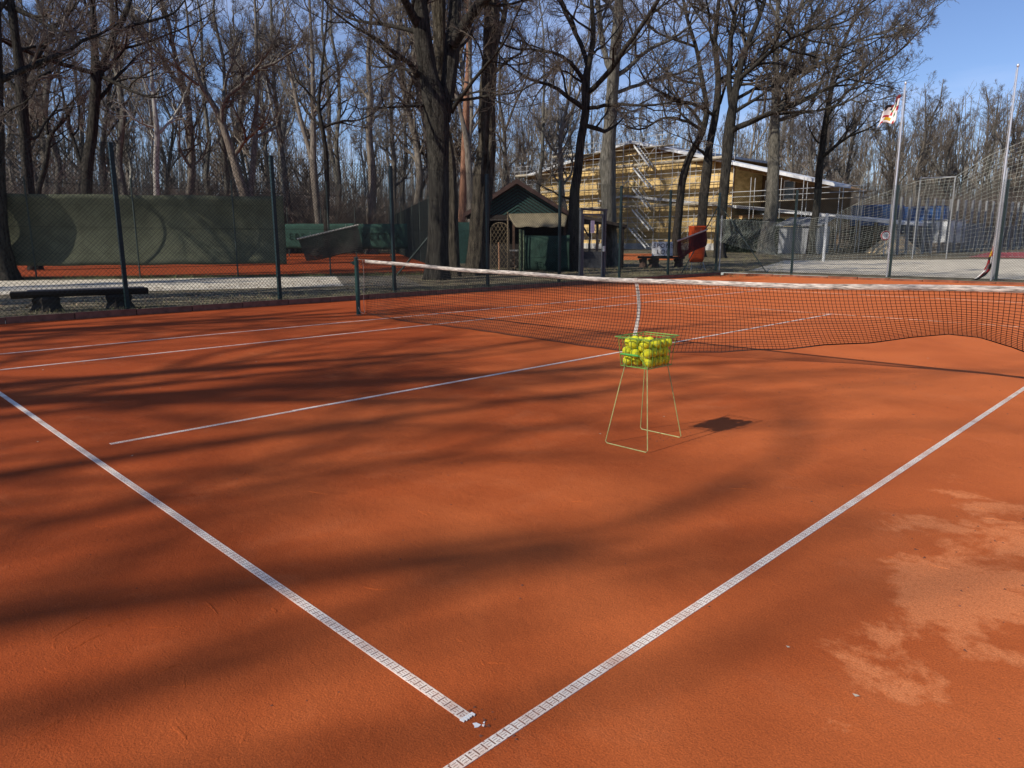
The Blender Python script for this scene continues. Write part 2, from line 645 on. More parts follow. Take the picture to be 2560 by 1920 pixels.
# torn remnant of the service line end
mb = MB()
for k, (x_, y_, e) in enumerate(((4.03, -6.402, .011), (4.045, -6.39, .004), (4.038, -6.38, .003))):
    a = rng.uniform(0, 6.28)
    pts = [(x_ + e * rng.uniform(.5, 1.4) * math.cos(a + t), y_ + e * rng.uniform(.6, 1.5) * math.sin(a + t), 0.0005) for t in (0, .8, 1.7, 2.6, 3.7, 4.4, 5.4)]
    mb.prism(pts, (0, 0, .0016 + 0.0004 * k))
for k in range(5):
    e = rng.uniform(.004, .008)
    c_ = np.array([3.985 + .004, -6.42 + .01 * k])
    mb.prism([(c_[0] - .01, c_[1] - .004, .001), (c_[0] + e, c_[1] - .001, .001), (c_[0] + e * .7, c_[1] + .005, .001), (c_[0] - .01, c_[1] + .004, .001)], (0, 0, .0042))
tag(mb.build('tape_remnant', WHITE), 'torn white scrap of line tape in the gap at the line corner', 'scrap', kind='structure')

# ================================================================== TENNIS NET
NETCORD = mat('black_net_cord', (0.012, 0.012, 0.012), 0.8, 0.2)
TAPEBAND = mat('worn_white_net_band', (0.2, 0.165, 0.14), 0.85, 0.55, 16, 0.6, 40, c2=(0.48, 0.42, 0.36), stretch=(0.5, 4, 5), detail=9)
net = thing('tennis_net', 'black mesh tennis net with worn white top band, its bottom blown loose', 'net', (0, 0, 0))
NX = np.array([-6.25, -5.6, -4.7, -3.9, -2.9, -1.5, -.7, 0, .4, .7, 1.15, 1.48, 1.8, 2.2, 2.7, 3.13, 3.48, 3.77, 4.05, 4.6, 5.3, 6.25])
NYb = np.array([.06, .0, -.12, -.08, -.08, -.17, -.24, -.24, -.1, .1, .17, .33, .38, .52, .6, .69, .73, .72, .68, .52, .25, .05])
NZb = np.array([.04, .02, .015, .015, .015, .015, .015, .015, .015, .03, .07, .12, .15, .23, .29, .38, .44, .43, .37, .2, .06, .03])


def ztop(x):
    return 0.914 + 0.15 * (np.abs(x) / 6.4) ** 1.6 + 0.006 * np.sin(x * 2.3)


def net_pt(x, s):
    """x along the net, s 0 at the band .. 1 at the bottom cord"""
    yb, zb = np.interp(x, NX, NYb), np.interp(x, NX, NZb)
    zt = ztop(x) - 0.052
    bul = np.interp(x, [-6.25, -5, -2, 0, 1, 2, 3.5, 4.5, 6.25], [.05, .10, .12, .14, .12, .10, .06, .06, .05])
    bul = bul + 0.02 * np.sin(3.1 * x) + 0.012 * np.sin(7.7 * x + 1)
    wgt = np.clip((.62 - yb) / .6, 0, 1)
    cy = 0.5 * yb + bul * 1.6 * (wgt * 1.2 - .2)
    cz = 0.5 * (zt + zb) - 0.10 * np.clip(yb / .5, 0, 1)
    y = 2 * s * (1 - s) * cy + s * s * yb
    z = (1 - s) ** 2 * zt + 2 * s * (1 - s) * cz + s * s * zb
    wob = 0.012 * np.sin(9 * x + 5 * s) * s
    return np.stack([x + 0 * s + 0.02 * np.sin(2.2 * x + 3 * s) * s + (0.10 * s * np.interp(x, [2, 3, 4, 5], [0, -.5, -1, 0])), y + wob, z], -1)


def tubes_np(pts, rad, k):
    """pts (N,S,3) rad (N,S) -> V,Q"""
    N, S, _ = pts.shape
    T = np.gradient(pts, axis=1)
    T /= np.linalg.norm(T, axis=2, keepdims=True) + 1e-9
    ov = pts[:, -1] - pts[:, 0]
    ax = np.zeros((N, 3))
    ax[np.arange(N), np.argmin(np.abs(ov), axis=1)] = 1
    B1 = np.cross(T, ax[:, None, :])
    B1 /= np.linalg.norm(B1, axis=2, keepdims=True) + 1e-9
    B2 = np.cross(T, B1)
    a = np.arange(k) * 2 * np.pi / k
    Vv = pts[:, :, None, :] + rad[:, :, None, None] * (np.cos(a)[None, None, :, None] * B1[:, :, None, :] + np.sin(a)[None, None, :, None] * B2[:, :, None, :])
    idx = np.arange(N * S * k).reshape(N, S, k)
    A, B = idx[:, :-1, :], idx[:, 1:, :]
    Q = np.stack([A, np.roll(A, -1, 2), np.roll(B, -1, 2), B], -1).reshape(-1, 4)
    return Vv.reshape(-1, 3), Q


def cat_tubes(parts):
    Vs, Qs, o = [], [], 0
    for v, q in parts:
        Vs.append(v)
        Qs.append(q + o)
        o += len(v)
    return np.concatenate(Vs), np.concatenate(Qs)


xsn = np.arange(-6.24, 6.25, 0.044)
xsn = xsn + rng.normal(0, .0015, len(xsn))
ss = np.linspace(0, 1, 23)
vert = np.stack([net_pt(np.full_like(ss, x), ss) for x in xsn])
Vn1 = tubes_np(vert, np.full(vert.shape[:2], 0.0029), 3)
hz = np.stack([net_pt(xsn, np.full_like(xsn, s)) for s in np.linspace(0.02, 0.985, 22)])
Vn2 = tubes_np(hz, np.full(hz.shape[:2], 0.0029), 3)
Vv, Qq = cat_tubes([Vn1, Vn2])
tag(link('mesh_netting', fastmesh('mesh_netting', Vv, Qq, NETCORD), net), kind='stuff')
bot = net_pt(xsn, np.full_like(xsn, 1.0))[None]
Vv, Qq = tubes_np(bot, np.full(bot.shape[:2], 0.005), 6)
link('bottom_cord', fastmesh('bottom_cord', Vv, Qq, NETCORD), net)
# band folded over the cable
xb = np.linspace(-6.12, 6.2, 280)
prof = []
for x in xb:
    zt = float(ztop(x))
    w_ = 0.004 * math.sin(11 * x) + 0.003 * math.sin(23 * x + 1)
    prof.append([(x, -.010 + w_, zt - .056), (x, -.011 + w_, zt - .03), (x, -.006, zt + .002), (x, .006, zt + .002), (x, .011 + w_, zt - .03), (x, .010 + w_, zt - .056)])
V = np.array(prof).reshape(-1, 3)
Q = []
for i in range(len(xb) - 1):
    for j in range(6):
        a, b = i * 6 + j, i * 6 + (j + 1) % 6
        Q.append((a, b, b + 6, a + 6))
link('top_band', fastmesh('top_band', V, np.array(Q), TAPEBAND), net)
mb = MB()
mb.tube([(x, 0, float(ztop(x)) - .004) for x in (-6.4, -6.1)], 0.003, 6)
mb.tube([(-6.22 + .02 * math.sin(t * 6), .01, z) for t, z in zip(np.linspace(0, 1, 14), np.linspace(1.04, .05, 14))], 0.0045, 5)
mb.tube([(-6.21, .01, .08), (-6.27, .02, .03), (-6.36, .0, .06), (-6.39, -.02, .16)], 0.005, 5)
mb.build('lacing_cord', mat('frayed_cord', (0.45, 0.36, 0.28), .9), net)
# centre strap
sv = []
for s in np.linspace(-0.02, 1, 16):
    s1 = max(s, 0)
    sv.append((0.0, -.018 + .11 * math.sin(math.pi * min(1, s1 * 1.05)) - .05 * s1, .918 * (1 - s1) + .004 - (.0 if s >= 0 else -.0)))
mb = MB()
vs_, fs = [], []
for i, q in enumerate(sv):
    for dy in (-.003, .003):
        for dx in (-.026, .026):
            vs_.append((q[0] + dx, q[1] + dy, q[2]))
for i in range(len(sv) - 1):
    a = i * 4
    for (c_, d_) in ((0, 1), (1, 3), (3, 2), (2, 0)):
        fs.append((a + c_, a + d_, a + d_ + 4, a + c_ + 4))
mb.add(vs_, fs)
mb.build('centre_strap', mat('grey_white_webbing', (0.54, 0.48, 0.42), .8, .12, 30, .3, 200), net)
# left post
NPOST = mat('dark_green_net_post', (0.02, 0.06, 0.05), 0.5, 0.35, 7, 0.2, 30)


def net_post(x, label):
    t = thing('net_post', label, 'post', (x, 0, 0))
    mb = MB()
    mb.tube([(0, 0, -.2), (0, 0, 0.12), (0, 0, 1.07)], [.042, .041, .041], 16)
    mb.tube([(0, 0, 1.07), (0, 0, 1.085), (0, 0, 1.092)], [.047, .047, .03], 16)
    mb.build('tube', NPOST, t, smooth=False)
    s = -1 if x < 0 else 1
    mb = MB()
    mb.box((s * .06, 0, 0.98), (.06, .05, .07))
    mb.tube([(s * .085, -.035, .985), (s * .085, .035, .985)], .03, 10)
    mb.tube([(s * .085, -.035, .985), (s * .13, -.05, .985)], .009, 6)
    mb.build('winch', NPOST, t)
    mb = MB()
    mb.tube([(0, 0, 0.0), (0, 0, .012)], [.075, .06], 14)
    mb.build('ground_sleeve', mat('clay_stained_sleeve', (.3, .1, .05), .9), t)
    return t


net_post(-6.42, 'dark green round net post with small winch at the left end')
net_post(6.42, 'dark green net post at the right end of the net outside the picture')

# ================================================================== CHAIN LINK FENCES
def chainlink(name, p0, p1, z0, z1, parent, pitch=0.082, r=0.0038, m=WIRE):
    """real diagonal wires; p0,p1 xy; heights may be given at each end"""
    p0, p1 = np.array(p0[:2], float), np.array(p1[:2], float)
    L = np.linalg.norm(p1 - p0)
    d = (p1 - p0) / L
    H = z1 - z0
    q = np.array([-d[1], d[0]])
    segs = []
    for sgn in (1, -1):
        for c_ in np.arange(-H, L + H, pitch):
            a0, a1 = (c_, c_ + H) if sgn > 0 else (c_ + H, c_)
            # clip to 0..L
            t0, t1 = 0.0, 1.0
            da = a1 - a0
            for lim, s in ((0, 1), (L, -1)):
                fa, fb = s * (a0 - lim), s * (a1 - lim)
                if fa < 0 and fb < 0:
                    t0, t1 = 1, 0
                    break
                if fa < 0:
                    t0 = max(t0, -fa / (fb - fa))
                if fb < 0:
                    t1 = min(t1, fa / (fa - fb))
            if t1 - t0 < 0.01:
                continue
            A, B = a0 + da * t0, a0 + da * t1
            segs.append([[*(p0 + d * A + q * .002 * sgn), z0 + H * t0], [*(p0 + d * B + q * .002 * sgn), z0 + H * t1]])
    for zz in np.linspace(z0 + .02, z1, 5):
        segs.append([[*p0, zz], [*p1, zz]])
    pts = np.array(segs)
    Vv, Qq = tubes_np(pts, np.full(pts.shape[:2], r), 3)
    o = link(name, fastmesh(name, Vv, Qq, m, False), parent)
    return tag(o, kind='stuff')


def post_mesh(name, h, w=0.07, m=GREEN_POST, round_=False):
    mb = MB()
    if round_:
        mb.tube([(0, 0, -.35), (0, 0, h)], w / 2, 10)
        mb.tube([(0, 0, h), (0, 0, h + .015), (0, 0, h + .022)], [w / 2 + .006, w / 2 + .006, .01], 10)
    else:
        # rolled profile: flat web with two lips, as the photographed posts show
        for dx, dy, a, b in ((0, 0, w, w * .7), (-w * .42, w * .42, w * .16, w * .3), (w * .42, w * .42, w * .16, w * .3)):
            mb.box((dx, dy, (h - .35) / 2), (a, b, h + .35))
    return mb.mesh(name, m)


FX, FY = -10.15, 20.0
left_f = thing('chain_link_fence', 'green chain link fence along the left side of the court', 'fence', (0, 0, 0))
FH = 3.25
pm = post_mesh('post', FH - .06, 0.075)
left_posts = [-16.2, -12.8, -9.4, -6.2, -2.94, 0.32, 3.54, 6.87, 10.03, 13.25, 16.33]
for y in left_posts:
    link('post', pm, left_f, (FX, y, 0.06), R(90) + rng.normal(0, .03))
chainlink('wire_mesh', (FX + .05, -19), (FX + .05, 11.08), .07, FH - .02, left_f)
chainlink('wire_mesh', (FX + .05, 12.34), (FX + .05, 19.9), .07, FH - .02, left_f)
chainlink('wire_mesh', (FX + .05, 11.08), (FX + .05, 12.34), 2.36, FH - .02, left_f)

far_f = thing('chain_link_fence', 'green chain link fence across the far end of the court', 'fence', (0, 0, 0))
pmc = post_mesh('corner_post', FH + .0, 0.08)
link('corner_post', pmc, far_f, (FX - .05, FY, 0.06), 0)
for x in (-6.94, -3.38, -0.16, 3.1, 6.6, 9.9, 13.2):
    link('post', pm, far_f, (x, FY + .0, 0.06), rng.normal(0, .03))
chainlink('wire_mesh', (FX, FY - .06), (13.2, FY - .06), .07, FH - .02, far_f)
mb = MB()
mb.tube([(FX + .05, FY + .02, 2.75), (-7.95, FY + .02, .1)], .022, 8)
mb.build('brace', GREEN_POST, far_f)
mb = MB()
mb.tube([(FX - .06, FY - .05, 2.75), (FX - .06, FY - 2.6, .1)], .022, 8)
mb.build('brace', GREEN_POST, far_f)

# second fence with windscreen
fence2 = thing('chain_link_fence', 'chain link fence of the second court carrying the big green windscreen', 'fence', (0, 0, 0))
pm2 = post_mesh('post', 3.45, 0.055, mat('grey_green_post', (.05, .065, .055), .6, .3), True)
px2 = [onground(92, 698), onground(340, 697), onground(586, 694), onground(827, 690)]
spac = np.linalg.norm((px2[3] - px2[0])[:2]) / 3
f2z = 0.1
for k in range(-4, 5):
    q = px2[0][:2] + F2D * spac * k
    if k == 4:
        q = f2c
    link('post', pm2, fence2, (q[0], q[1], ground_z(*q)))
e0, e1 = px2[0][:2] - F2D * spac * 4, f2c
chainlink('wire_mesh', e0, e1, .12, 3.5, fence2, pitch=.085)
q = f2c - F2D * 2.4
mb = MB()
mb.tube([(f2c[0], f2c[1], 2.75), (q[0], q[1], ground_z(*q) - .1)], .036, 8)
mb.build('brace', STEEL if False else mat('grey_green_post', (.05, .065, .055)), fence2)
chainlink('wire_mesh', f2c, f2c + F2N * 33, .2, 3.5, fence2, pitch=.085)
for k in range(1, 8):
    q = f2c + F2N * k * 4.4
    link('post', pm2, fence2, (q[0], q[1], ground_z(*q)))


def banner(name, label, a, b, z0, z1, m, bulge, normal, nu=60, nv=12, cat_='windscreen', bays=1.0):
    """cloth between two ground points, bellied between its ties"""
    a, b = np.array(a[:2], float), np.array(b[:2], float)
    n = np.array(normal[:2], float)
    base = np.array([*(a + b) / 2, z0])
    V = []
    for j in range(nv + 1):
        t = j / nv
        for i in range(nu + 1):
            s = i / nu
            q = a + (b - a) * s
            off = bulge * math.sin(math.pi * t) * (0.75 + 0.25 * math.sin(math.pi * s * bays) ** 2) + .02 * math.sin(17 * s + 3 * t) * math.sin(math.pi * t) + .012 * math.sin(41 * s) * t
            zz = z0 + (z1 - z0) * t - .025 * abs(math.sin(math.pi * s * bays)) * t + .012 * math.sin(23 * s) * (1 - t)
            V.append([*(q + n * off), zz])
    V = np.array(V) - base
    nrm = np.array([n[0], n[1], 0]) * .004
    V2 = np.concatenate([V, V + nrm])
    Q = []
    W_ = nu + 1
    o = len(V)
    for j in range(nv):
        for i in range(nu):
            p = j * W_ + i
            Q.append((p, p + 1, p + W_ + 1, p + W_))
            Q.append((o + p, o + p + W_, o + p + W_ + 1, o + p + 1))
    for i in range(nu):
        Q.append((i, o + i, o + i + 1, i + 1))
        p = nv * W_ + i
        Q.append((p, p + 1, o + p + 1, o + p))
    for j in range(nv):
        p = j * W_
        Q.append((p, p + W_, o + p + W_, o + p))
        p = j * W_ + nu
        Q.append((p, o + p, o + p + W_, p + W_))
    ob = link(name, fastmesh(name, V2, np.array(Q), m), None, tuple(base))
    return tag(ob, label, cat_)


def text_mesh(name, body, size, m, parent, mw, extrude=0.0, shear=0.0, spacing=1.0, offset=0.0):
    cu = bpy.data.curves.new(name, 'FONT')
    cu.body = body
    cu.size = size
    cu.align_x = 'CENTER'
    cu.align_y = 'CENTER'
    cu.extrude = extrude
    cu.offset = offset
    cu.shear = shear
    cu.space_character = spacing
    tmp = bpy.data.objects.new('tmp', cu)
    col.objects.link(tmp)
    me = bpy.data.meshes.new_from_object(tmp.evaluated_get(bpy.context.evaluated_depsgraph_get()))
    bpy.data.objects.remove(tmp, do_unlink=True)
    me.materials.clear()
    me.materials.append(m)
    o = link(name, me, parent)
    o.matrix_world = mw
    if parent is not None:
        o.matrix_parent_inverse = Matrix.Identity(4)
        o.matrix_basis = parent.matrix_world.inverted() @ mw
    return o


def facing(right, loc):
    """matrix for flat art: local x = right (xy vector), local y = up, z out of the face"""
    r = Vector((right[0], right[1], 0)).normalized()
    up = Vector((0, 0, 1))
    n = r.cross(up)
    m = Matrix(((r.x, up.x, n.x, loc[0]), (r.y, up.y, n.y, loc[1]), (r.z, up.z, n.z, loc[2]), (0, 0, 0, 1)))
    return m


qa, qb = px2[0][:2] - F2D * 1.05 + F2N * .05, px2[0][:2] + F2D * (spac * 2 + 1.75) + F2N * .05
banner('windscreen', 'large plain olive green windscreen bellying between fence posts on the left', qa, qb, .56, 3.02, SCREEN, .34, F2N, 90, 14, bays=3)
qd = px2[0][:2] - F2D * (spac * 4)
banner('windscreen', 'plain olive green windscreen at the far left behind the thick trunk', qd + F2N * .05, qa - F2D * .15, .56, 3.02, SCREEN, .3, F2N, 40, 14, bays=3)

# far screens with lettering at the end of court two
LET = mat('dark_green_lettering', (.012, .03, .022), .9, .1)
fence3 = thing('chain_link_fence', 'far chain link fence behind the second court with lettered screens', 'fence', (0, 0, 0))
s3a, s3b = stand(560, 55), stand(1062, 50)
s3d = (s3b - s3a)[:2]
s3d /= np.linalg.norm(s3d)
s3n = np.array([-s3d[1], s3d[0]])
if s3n @ (s3a[:2] - CAM[:2]) > 0:
    s3n = -s3n
p3 = post_mesh('post', 3.3, .06, mat('grey_green_post', (.05, .065, .055)), True)
L3 = np.linalg.norm((s3b - s3a)[:2])
for k in range(7):
    q = s3a[:2] + s3d * L3 * k / 6
    link('post', p3, fence3, (q[0], q[1], ground_z(*q)))
chainlink('wire_mesh', s3a, s3b, .35, 3.4, fence3, .1, .002)


def s3_at(px):
    v = ray(px, 600)[:2]
    A = np.array([[v[0], -s3d[0]], [v[1], -s3d[1]]])
    t, s = np.linalg.solve(A, s3a[:2] - CAM[:2])
    return s3a[:2] + s3d * s


def z_at(q, py):
    d = np.hypot(*(q - CAM[:2]))
    return at(PW / 2, py, d)[2] if False else None


def z_pix(px, py, q):
    d = math.hypot(q[0] - CAM[0], q[1] - CAM[1])
    return at(px, py, d)[2]


for a, b, txt, lab, tpx, sz in ((640, 888, 'ERS', 'teal windscreen with dark letters ERS at the far end of the second court', 745, .62), (893, 1022, 'VETTER', 'teal windscreen with dark letters VETTER at the far end of the second court', 955, .66)):
    A_, B_ = s3_at(a), s3_at(b)
    z0, z1 = z_pix((a + b) / 2, 622, (A_ + B_) / 2), z_pix((a + b) / 2, 559, (A_ + B_) / 2)
    w = banner('windscreen', lab, A_ + s3n * .06, B_ + s3n * .06, z0, z1, SCREEN2, .06, s3n, 40, 8, bays=2)
    q = s3_at(tpx) + s3n * .16
    bpy.context.view_layer.update()
    text_mesh('lettering', txt, sz, LET, w, facing(s3d, (q[0], q[1], z_pix(tpx, 592, q))), .004, spacing=1.25)

# ================================================================== TREES
def bark(name, c, c2, k=1.0):
    return mat(name, c, 0.95, 0.35, 3.0, 0.9 * k, 9, stretch=(5, 5, 0.9), c2=c2, bdist=0.06, spec=.1, detail=8)


BARK_OAK = bark('oak_bark', (.02, .0175, .015), (.058, .052, .043), 1.4)
BARK_ROB = bark('robinia_bark', (.028, .023, .018), (.105, .088, .066), 1.6)
BARK_BEECH = bark('grey_bark', (.07, .064, .052), (.15, .138, .115), .9)
BARK_FOREST = bark('forest_bark', (.1, .083, .066), (.2, .172, .14), .6)
BARK_PALE = bark('pale_bark', (.23, .21, .18), (.4, .38, .33), .5)
TWIG = mat('twigs', (.085, .068, .053), .9, .25, 2.0, c2=(.14, .114, .09), spec=.15)
TWIG_RED = mat('reddish_twigs', (.105, .082, .067), .9, .25, 2.0, c2=(.17, .136, .112), spec=.15)
TWIG_GREY = mat('grey_twigs', (.16, .136, .11), .9, .25, 2.0, c2=(.25, .218, .178), spec=.15)


def nrm(a):
    return a / (np.linalg.norm(a, axis=-1, keepdims=True) + 1e-9)


def grow(rg, P, D, L, Rr, S, wig, trop, tip=0.35):
    N = len(P)
    pts = np.zeros((N, S + 1, 3))
    pts[:, 0] = P
    d = nrm(D)
    for s in range(1, S + 1):
        d = nrm(d + rg.normal(0, wig, (N, 3)) + np.array([0, 0, trop]))
        pts[:, s] = pts[:, s - 1] + d * (L / S)[:, None]
    t = np.linspace(0, 1, S + 1)
    rad = Rr[:, None] * (1 - (1 - tip) * t[None])
    return pts, rad


def spawn(rg, pts, rad, L, n, t0, t1, a0, a1, l0, l1, rr, rmin, up=0.0):
    N, S, _ = pts.shape
    t = t0 + (t1 - t0) * (np.arange(n)[None] + rg.uniform(0, 1, (N, n))) / n
    f = t * (S - 1)
    i = np.clip(f.astype(int), 0, S - 2)
    w = (f - i)[..., None]
    rows = np.arange(N)[:, None]
    A, B = pts[rows, i], pts[rows, i + 1]
    P = A * (1 - w) + B * w
    T = nrm(B - A)
    rv = rg.normal(0, 1, (N, n, 3)) + np.array([0, 0, up])
    pr = nrm(rv - (rv * T).sum(-1, keepdims=True) * T)
    ang = rg.uniform(a0, a1, (N, n))[..., None]
    D = np.cos(ang) * T + np.sin(ang) * pr
    Lc = L[:, None] * rg.uniform(l0, l1, (N, n)) * (1.2 - 0.75 * t)
    Ra = rad[rows, i] * (1 - w[..., 0]) + rad[rows, i + 1] * w[..., 0]
    Rc = np.maximum(rmin, np.minimum(Ra * rr, Lc * 0.022 + .003))
    return P.reshape(-1, 3), D.reshape(-1, 3), Lc.ravel(), Rc.ravel()


def resample(pts, rad, n):
    pts, rad = np.asarray(pts, float), np.asarray(rad, float)
    s = np.concatenate([[0], np.cumsum(np.linalg.norm(np.diff(pts, axis=0), axis=1))])
    t = np.linspace(0, s[-1], n)
    # smooth interpolation
    P = np.stack([np.interp(t, s, pts[:, k]) for k in range(3)], 1)
    for _ in range(2):
        P[1:-1] = .25 * P[:-2] + .5 * P[1:-1] + .25 * P[2:]
    return P, np.interp(t, s, rad)


def rough_trunk(pts, rad, k, rg, rough, flare):
    """single thick tube with ridged bark relief and root flare"""
    n = len(pts)
    T = nrm(np.gradient(pts, axis=0))
    ax = np.tile(np.array([1.0, 0, 0]), (n, 1))
    B1 = nrm(np.cross(T, ax))
    B2 = np.cross(T, B1)
    a = np.arange(k) * 2 * np.pi / k
    hgt = pts[:, 2] - pts[0, 2]
    ph = rg.uniform(0, 6, 6)
    rel = 1 + rough * (0.5 * np.sin(5 * a[None] + ph[0] + .5 * hgt[:, None]) + .5 * np.sin(9 * a[None] + ph[1] - .8 * hgt[:, None]) + .6 * np.sin(3 * a[None] + ph[2] + 1.1 * np.sin(hgt[:, None] * .7)))
    rel += rough * .5 * rg.normal(0, 1, (1, k)) + rough * .35 * rg.normal(0, 1, (n, k))
    fl = flare * np.exp(-np.clip(hgt, 0, 9)[:, None] / .45) * (1 + .45 * np.sin(5 * a[None] + ph[3]) + .2 * np.sin(3 * a[None] + ph[4]))
    rr = rad[:, None] * (rel + fl)
    Vv = pts[:, None] + rr[..., None] * (np.cos(a)[None, :, None] * B1[:, None] + np.sin(a)[None, :, None] * B2[:, None])
    idx = np.arange(n * k).reshape(n, k)
    A, B = idx[:-1], idx[1:]
    Q = np.stack([A, np.roll(A, -1, 1), np.roll(B, -1, 1), B], -1).reshape(-1, 4)
    return Vv.reshape(-1, 3), Q


def make_tree(name, label, cat_, base, stems, seed, barkm, twigm, group=None, limbs=10, limb_len=6.0, spread=(.6, 1.2), sub=7, tw=7, fine=5,
              trop=.05, t_start=.35, wig=.16, rough=.06, flare=.7, k=22, rscale=1.0, up=.4, fine_r=.0045):
    """stems: list of (pts world, radii, is_trunk). Everything is stored relative to base."""
    rg = np.random.default_rng(seed)
    base = np.asarray(base, float)
    t = thing(name, label, cat_, base, 0, group)
    tv, cv = [], []
    P0, D0, L0, R0 = [], [], [], []
    for pts, rad, main in stems:
        pts = np.asarray(pts, float) - base
        ln = np.linalg.norm(np.diff(pts, axis=0), axis=1).sum()
        n = max(8, int(ln / (.35 if main else .45)))
        P, r_ = resample(pts, rad, n)
        if main:
            P[:, :2] += np.cumsum(rg.normal(0, .012, (n, 2)), 0) * np.linspace(0, 1, n)[:, None]
            tv.append(rough_trunk(P, r_, k, rg, rough, flare if main == 1 else 0))
            lo = t_start if main == 1 else .1
            p_, d_, l_, rr_2 = spawn(rg, P[None], r_[None], np.array([limb_len]), max(2, int(limbs * (1 if main == 1 else .6))), lo, .97, spread[0], spread[1], .55, 1.15, .5, .02, up)
        else:
            P[1:] += rg.normal(0, .02, (n - 1, 3))
            tv.append(rough_trunk(P, r_, 9, rg, rough * .7, 0))
            p_, d_, l_, rr_2 = spawn(rg, P[None], r_[None], np.array([limb_len * .75]), max(3, int(ln * 1.3)), .12, .98, .5, 1.2, .4, .95, .6, .012, up * .6)
        P0.append(p_); D0.append(d_); L0.append(l_); R0.append(rr_2)
    P0, D0, L0, R0 = map(np.concatenate, (P0, D0, L0, R0))
    a, r1 = grow(rg, P0, D0, L0, R0 * rscale, 9, wig, trop, .25)
    tv.append(tubes_np(a, r1, 6))
    p_, d_, l_, r_ = spawn(rg, a, r1, L0, sub, .18, 1.0, .45, 1.1, .3, .62, .6, .009, .25)
    b, r2 = grow(rg, p_, d_, l_, r_ * rscale, 6, wig * 1.1, trop, .35)
    cv.append(tubes_np(b, r2, 4))
    p_, d_, l2, r_ = spawn(rg, b, r2, l_, tw, .15, 1.0, .4, 1.1, .3, .65, .65, .006, .2)
    c, r3 = grow(rg, p_, d_, l2, r_ * rscale, 4, wig * 1.2, trop, .5)
    cv.append(tubes_np(c, r3, 3))
    if fine:
        p_, d_, l3, r_ = spawn(rg, c, r3, l2, fine, .2, 1.0, .4, 1.1, .35, .75, .7, fine_r, .2)
        d4, r4 = grow(rg, p_, d_, np.maximum(l3, .16), r_ * rscale, 2, wig, trop, .6)
        cv.append(tubes_np(d4, r4, 3))
    Vt, Qt = cat_tubes(tv)
    link('trunk', fastmesh('trunk', Vt, Qt, barkm), t)
    Vc, Qc = cat_tubes(cv)
    link('crown', fastmesh('crown', Vc, Qc, twigm), t)
    return t


def pix_stem(path, d, dz=0.0, ext=None, r_end=None, curve=0.0):
    """path: [(px,py,diameter_px)...] from base up, at horizontal distance d (plus dz further by its end)"""
    n = len(path)
    P, Rr = [], []
    for i, (x, y, w) in enumerate(path):
        dd = d + dz * (i / max(1, n - 1))
        P.append(at(x, y, dd))
        depth = (P[-1] - CAM) @ CF
        Rr.append(w / 2 * depth / FPX)
    P = np.array(P)
    if ext:                                     # carry on above the frame
        v = nrm(P[-1] - P[-2])
        v = nrm(v * .7 + np.array([0, 0, .5]))
        for e in (ext * .5, ext):
            P = np.concatenate([P, [P[n - 1] + v * e + np.array([math.sin(e) * .3, math.cos(e * 2) * .3, 0])]])
            Rr.append(Rr[n - 1] * (1 - .8 * e / ext * (1 if e == ext else .9)))
    return P, np.array(Rr)


def grounded(path, d):
    """replace the first point by the ground point and sink it a little"""
    x, y, w = path[0]
    q = stand(x, d)
    return q


def hero(name, label, d, base_px, trunk, ext, others, seed, bk, twg, **kw):
    base = stand(base_px, d)
    P, Rr = pix_stem(trunk, d, 0, ext)
    P = np.concatenate([[base - np.array([0, 0, .25])], [base + np.array([0, 0, .1])], P])
    Rr = np.concatenate([[Rr[0], Rr[0]], Rr])
    stems = [(P, Rr, 1)]
    for o in others:
        path, dz, ex = o[0], o[1], o[2]
        Pp, Rp = pix_stem(path, d, dz, ex)
        stems.append((Pp, Rp, o[3] if len(o) > 3 else 0))
    return make_tree(name, label, 'tree', base, stems, seed, bk, twg, **kw)


# --- the big forked oak
hero('oak_tree', 'huge forked bare oak nearest the net left of centre', 25.6, 1092,
     [(1094, 640, 52), (1097, 560, 49), (1098, 411, 50), (1097, 320, 58), (1092, 262, 62), (1072, 190, 46), (1064, 140, 45), (1055, 56, 42), (1050, 0, 36)], 9,
     [([(1105, 300, 40), (1116, 240, 38), (1124, 185, 36), (1133, 93, 38), (1136, 30, 30), (1138, 0, 28)], .6, 8, 2),
      ([(1131, 110, 30), (1160, 62, 28), (1189, 22, 26), (1218, 0, 24)], -1.0, 5, 0),
      ([(1050, 75, 24), (1030, 30, 22), (1009, 4, 20)], -.8, 4, 0),
      ([(1046, 190, 14), (1020, 149, 12), (994, 131, 11), (953, 105, 9), (905, 71, 7), (860, 63, 5)], -2.5, 2, 0),
      ([(1046, 182, 9), (1010, 170, 8), (972, 164, 6), (930, 175, 4)], 1.5, 1, 0),
      ([(1062, 262, 8), (1030, 265, 7), (1010, 269, 6), (957, 265, 5), (900, 285, 3)], -2, 1, 0),
      ([(1042, 80, 12), (995, 67, 10), (927, 56, 8), (882, 56, 6), (840, 30, 4)], 2, 2, 0),
      ([(1128, 280, 12), (1160, 225, 9), (1205, 175, 8), (1250, 130, 6)], -2.0, 2, 0),
      ([(1124, 250, 8), (1170, 250, 7), (1230, 232, 6), (1300, 238, 4)], -1.5, 2, 0)],
     11, BARK_OAK, TWIG, limbs=10, limb_len=4.6, sub=8, tw=7, fine=4, t_start=.42, rough=.05, flare=.55, k=40, spread=(.7, 1.3))
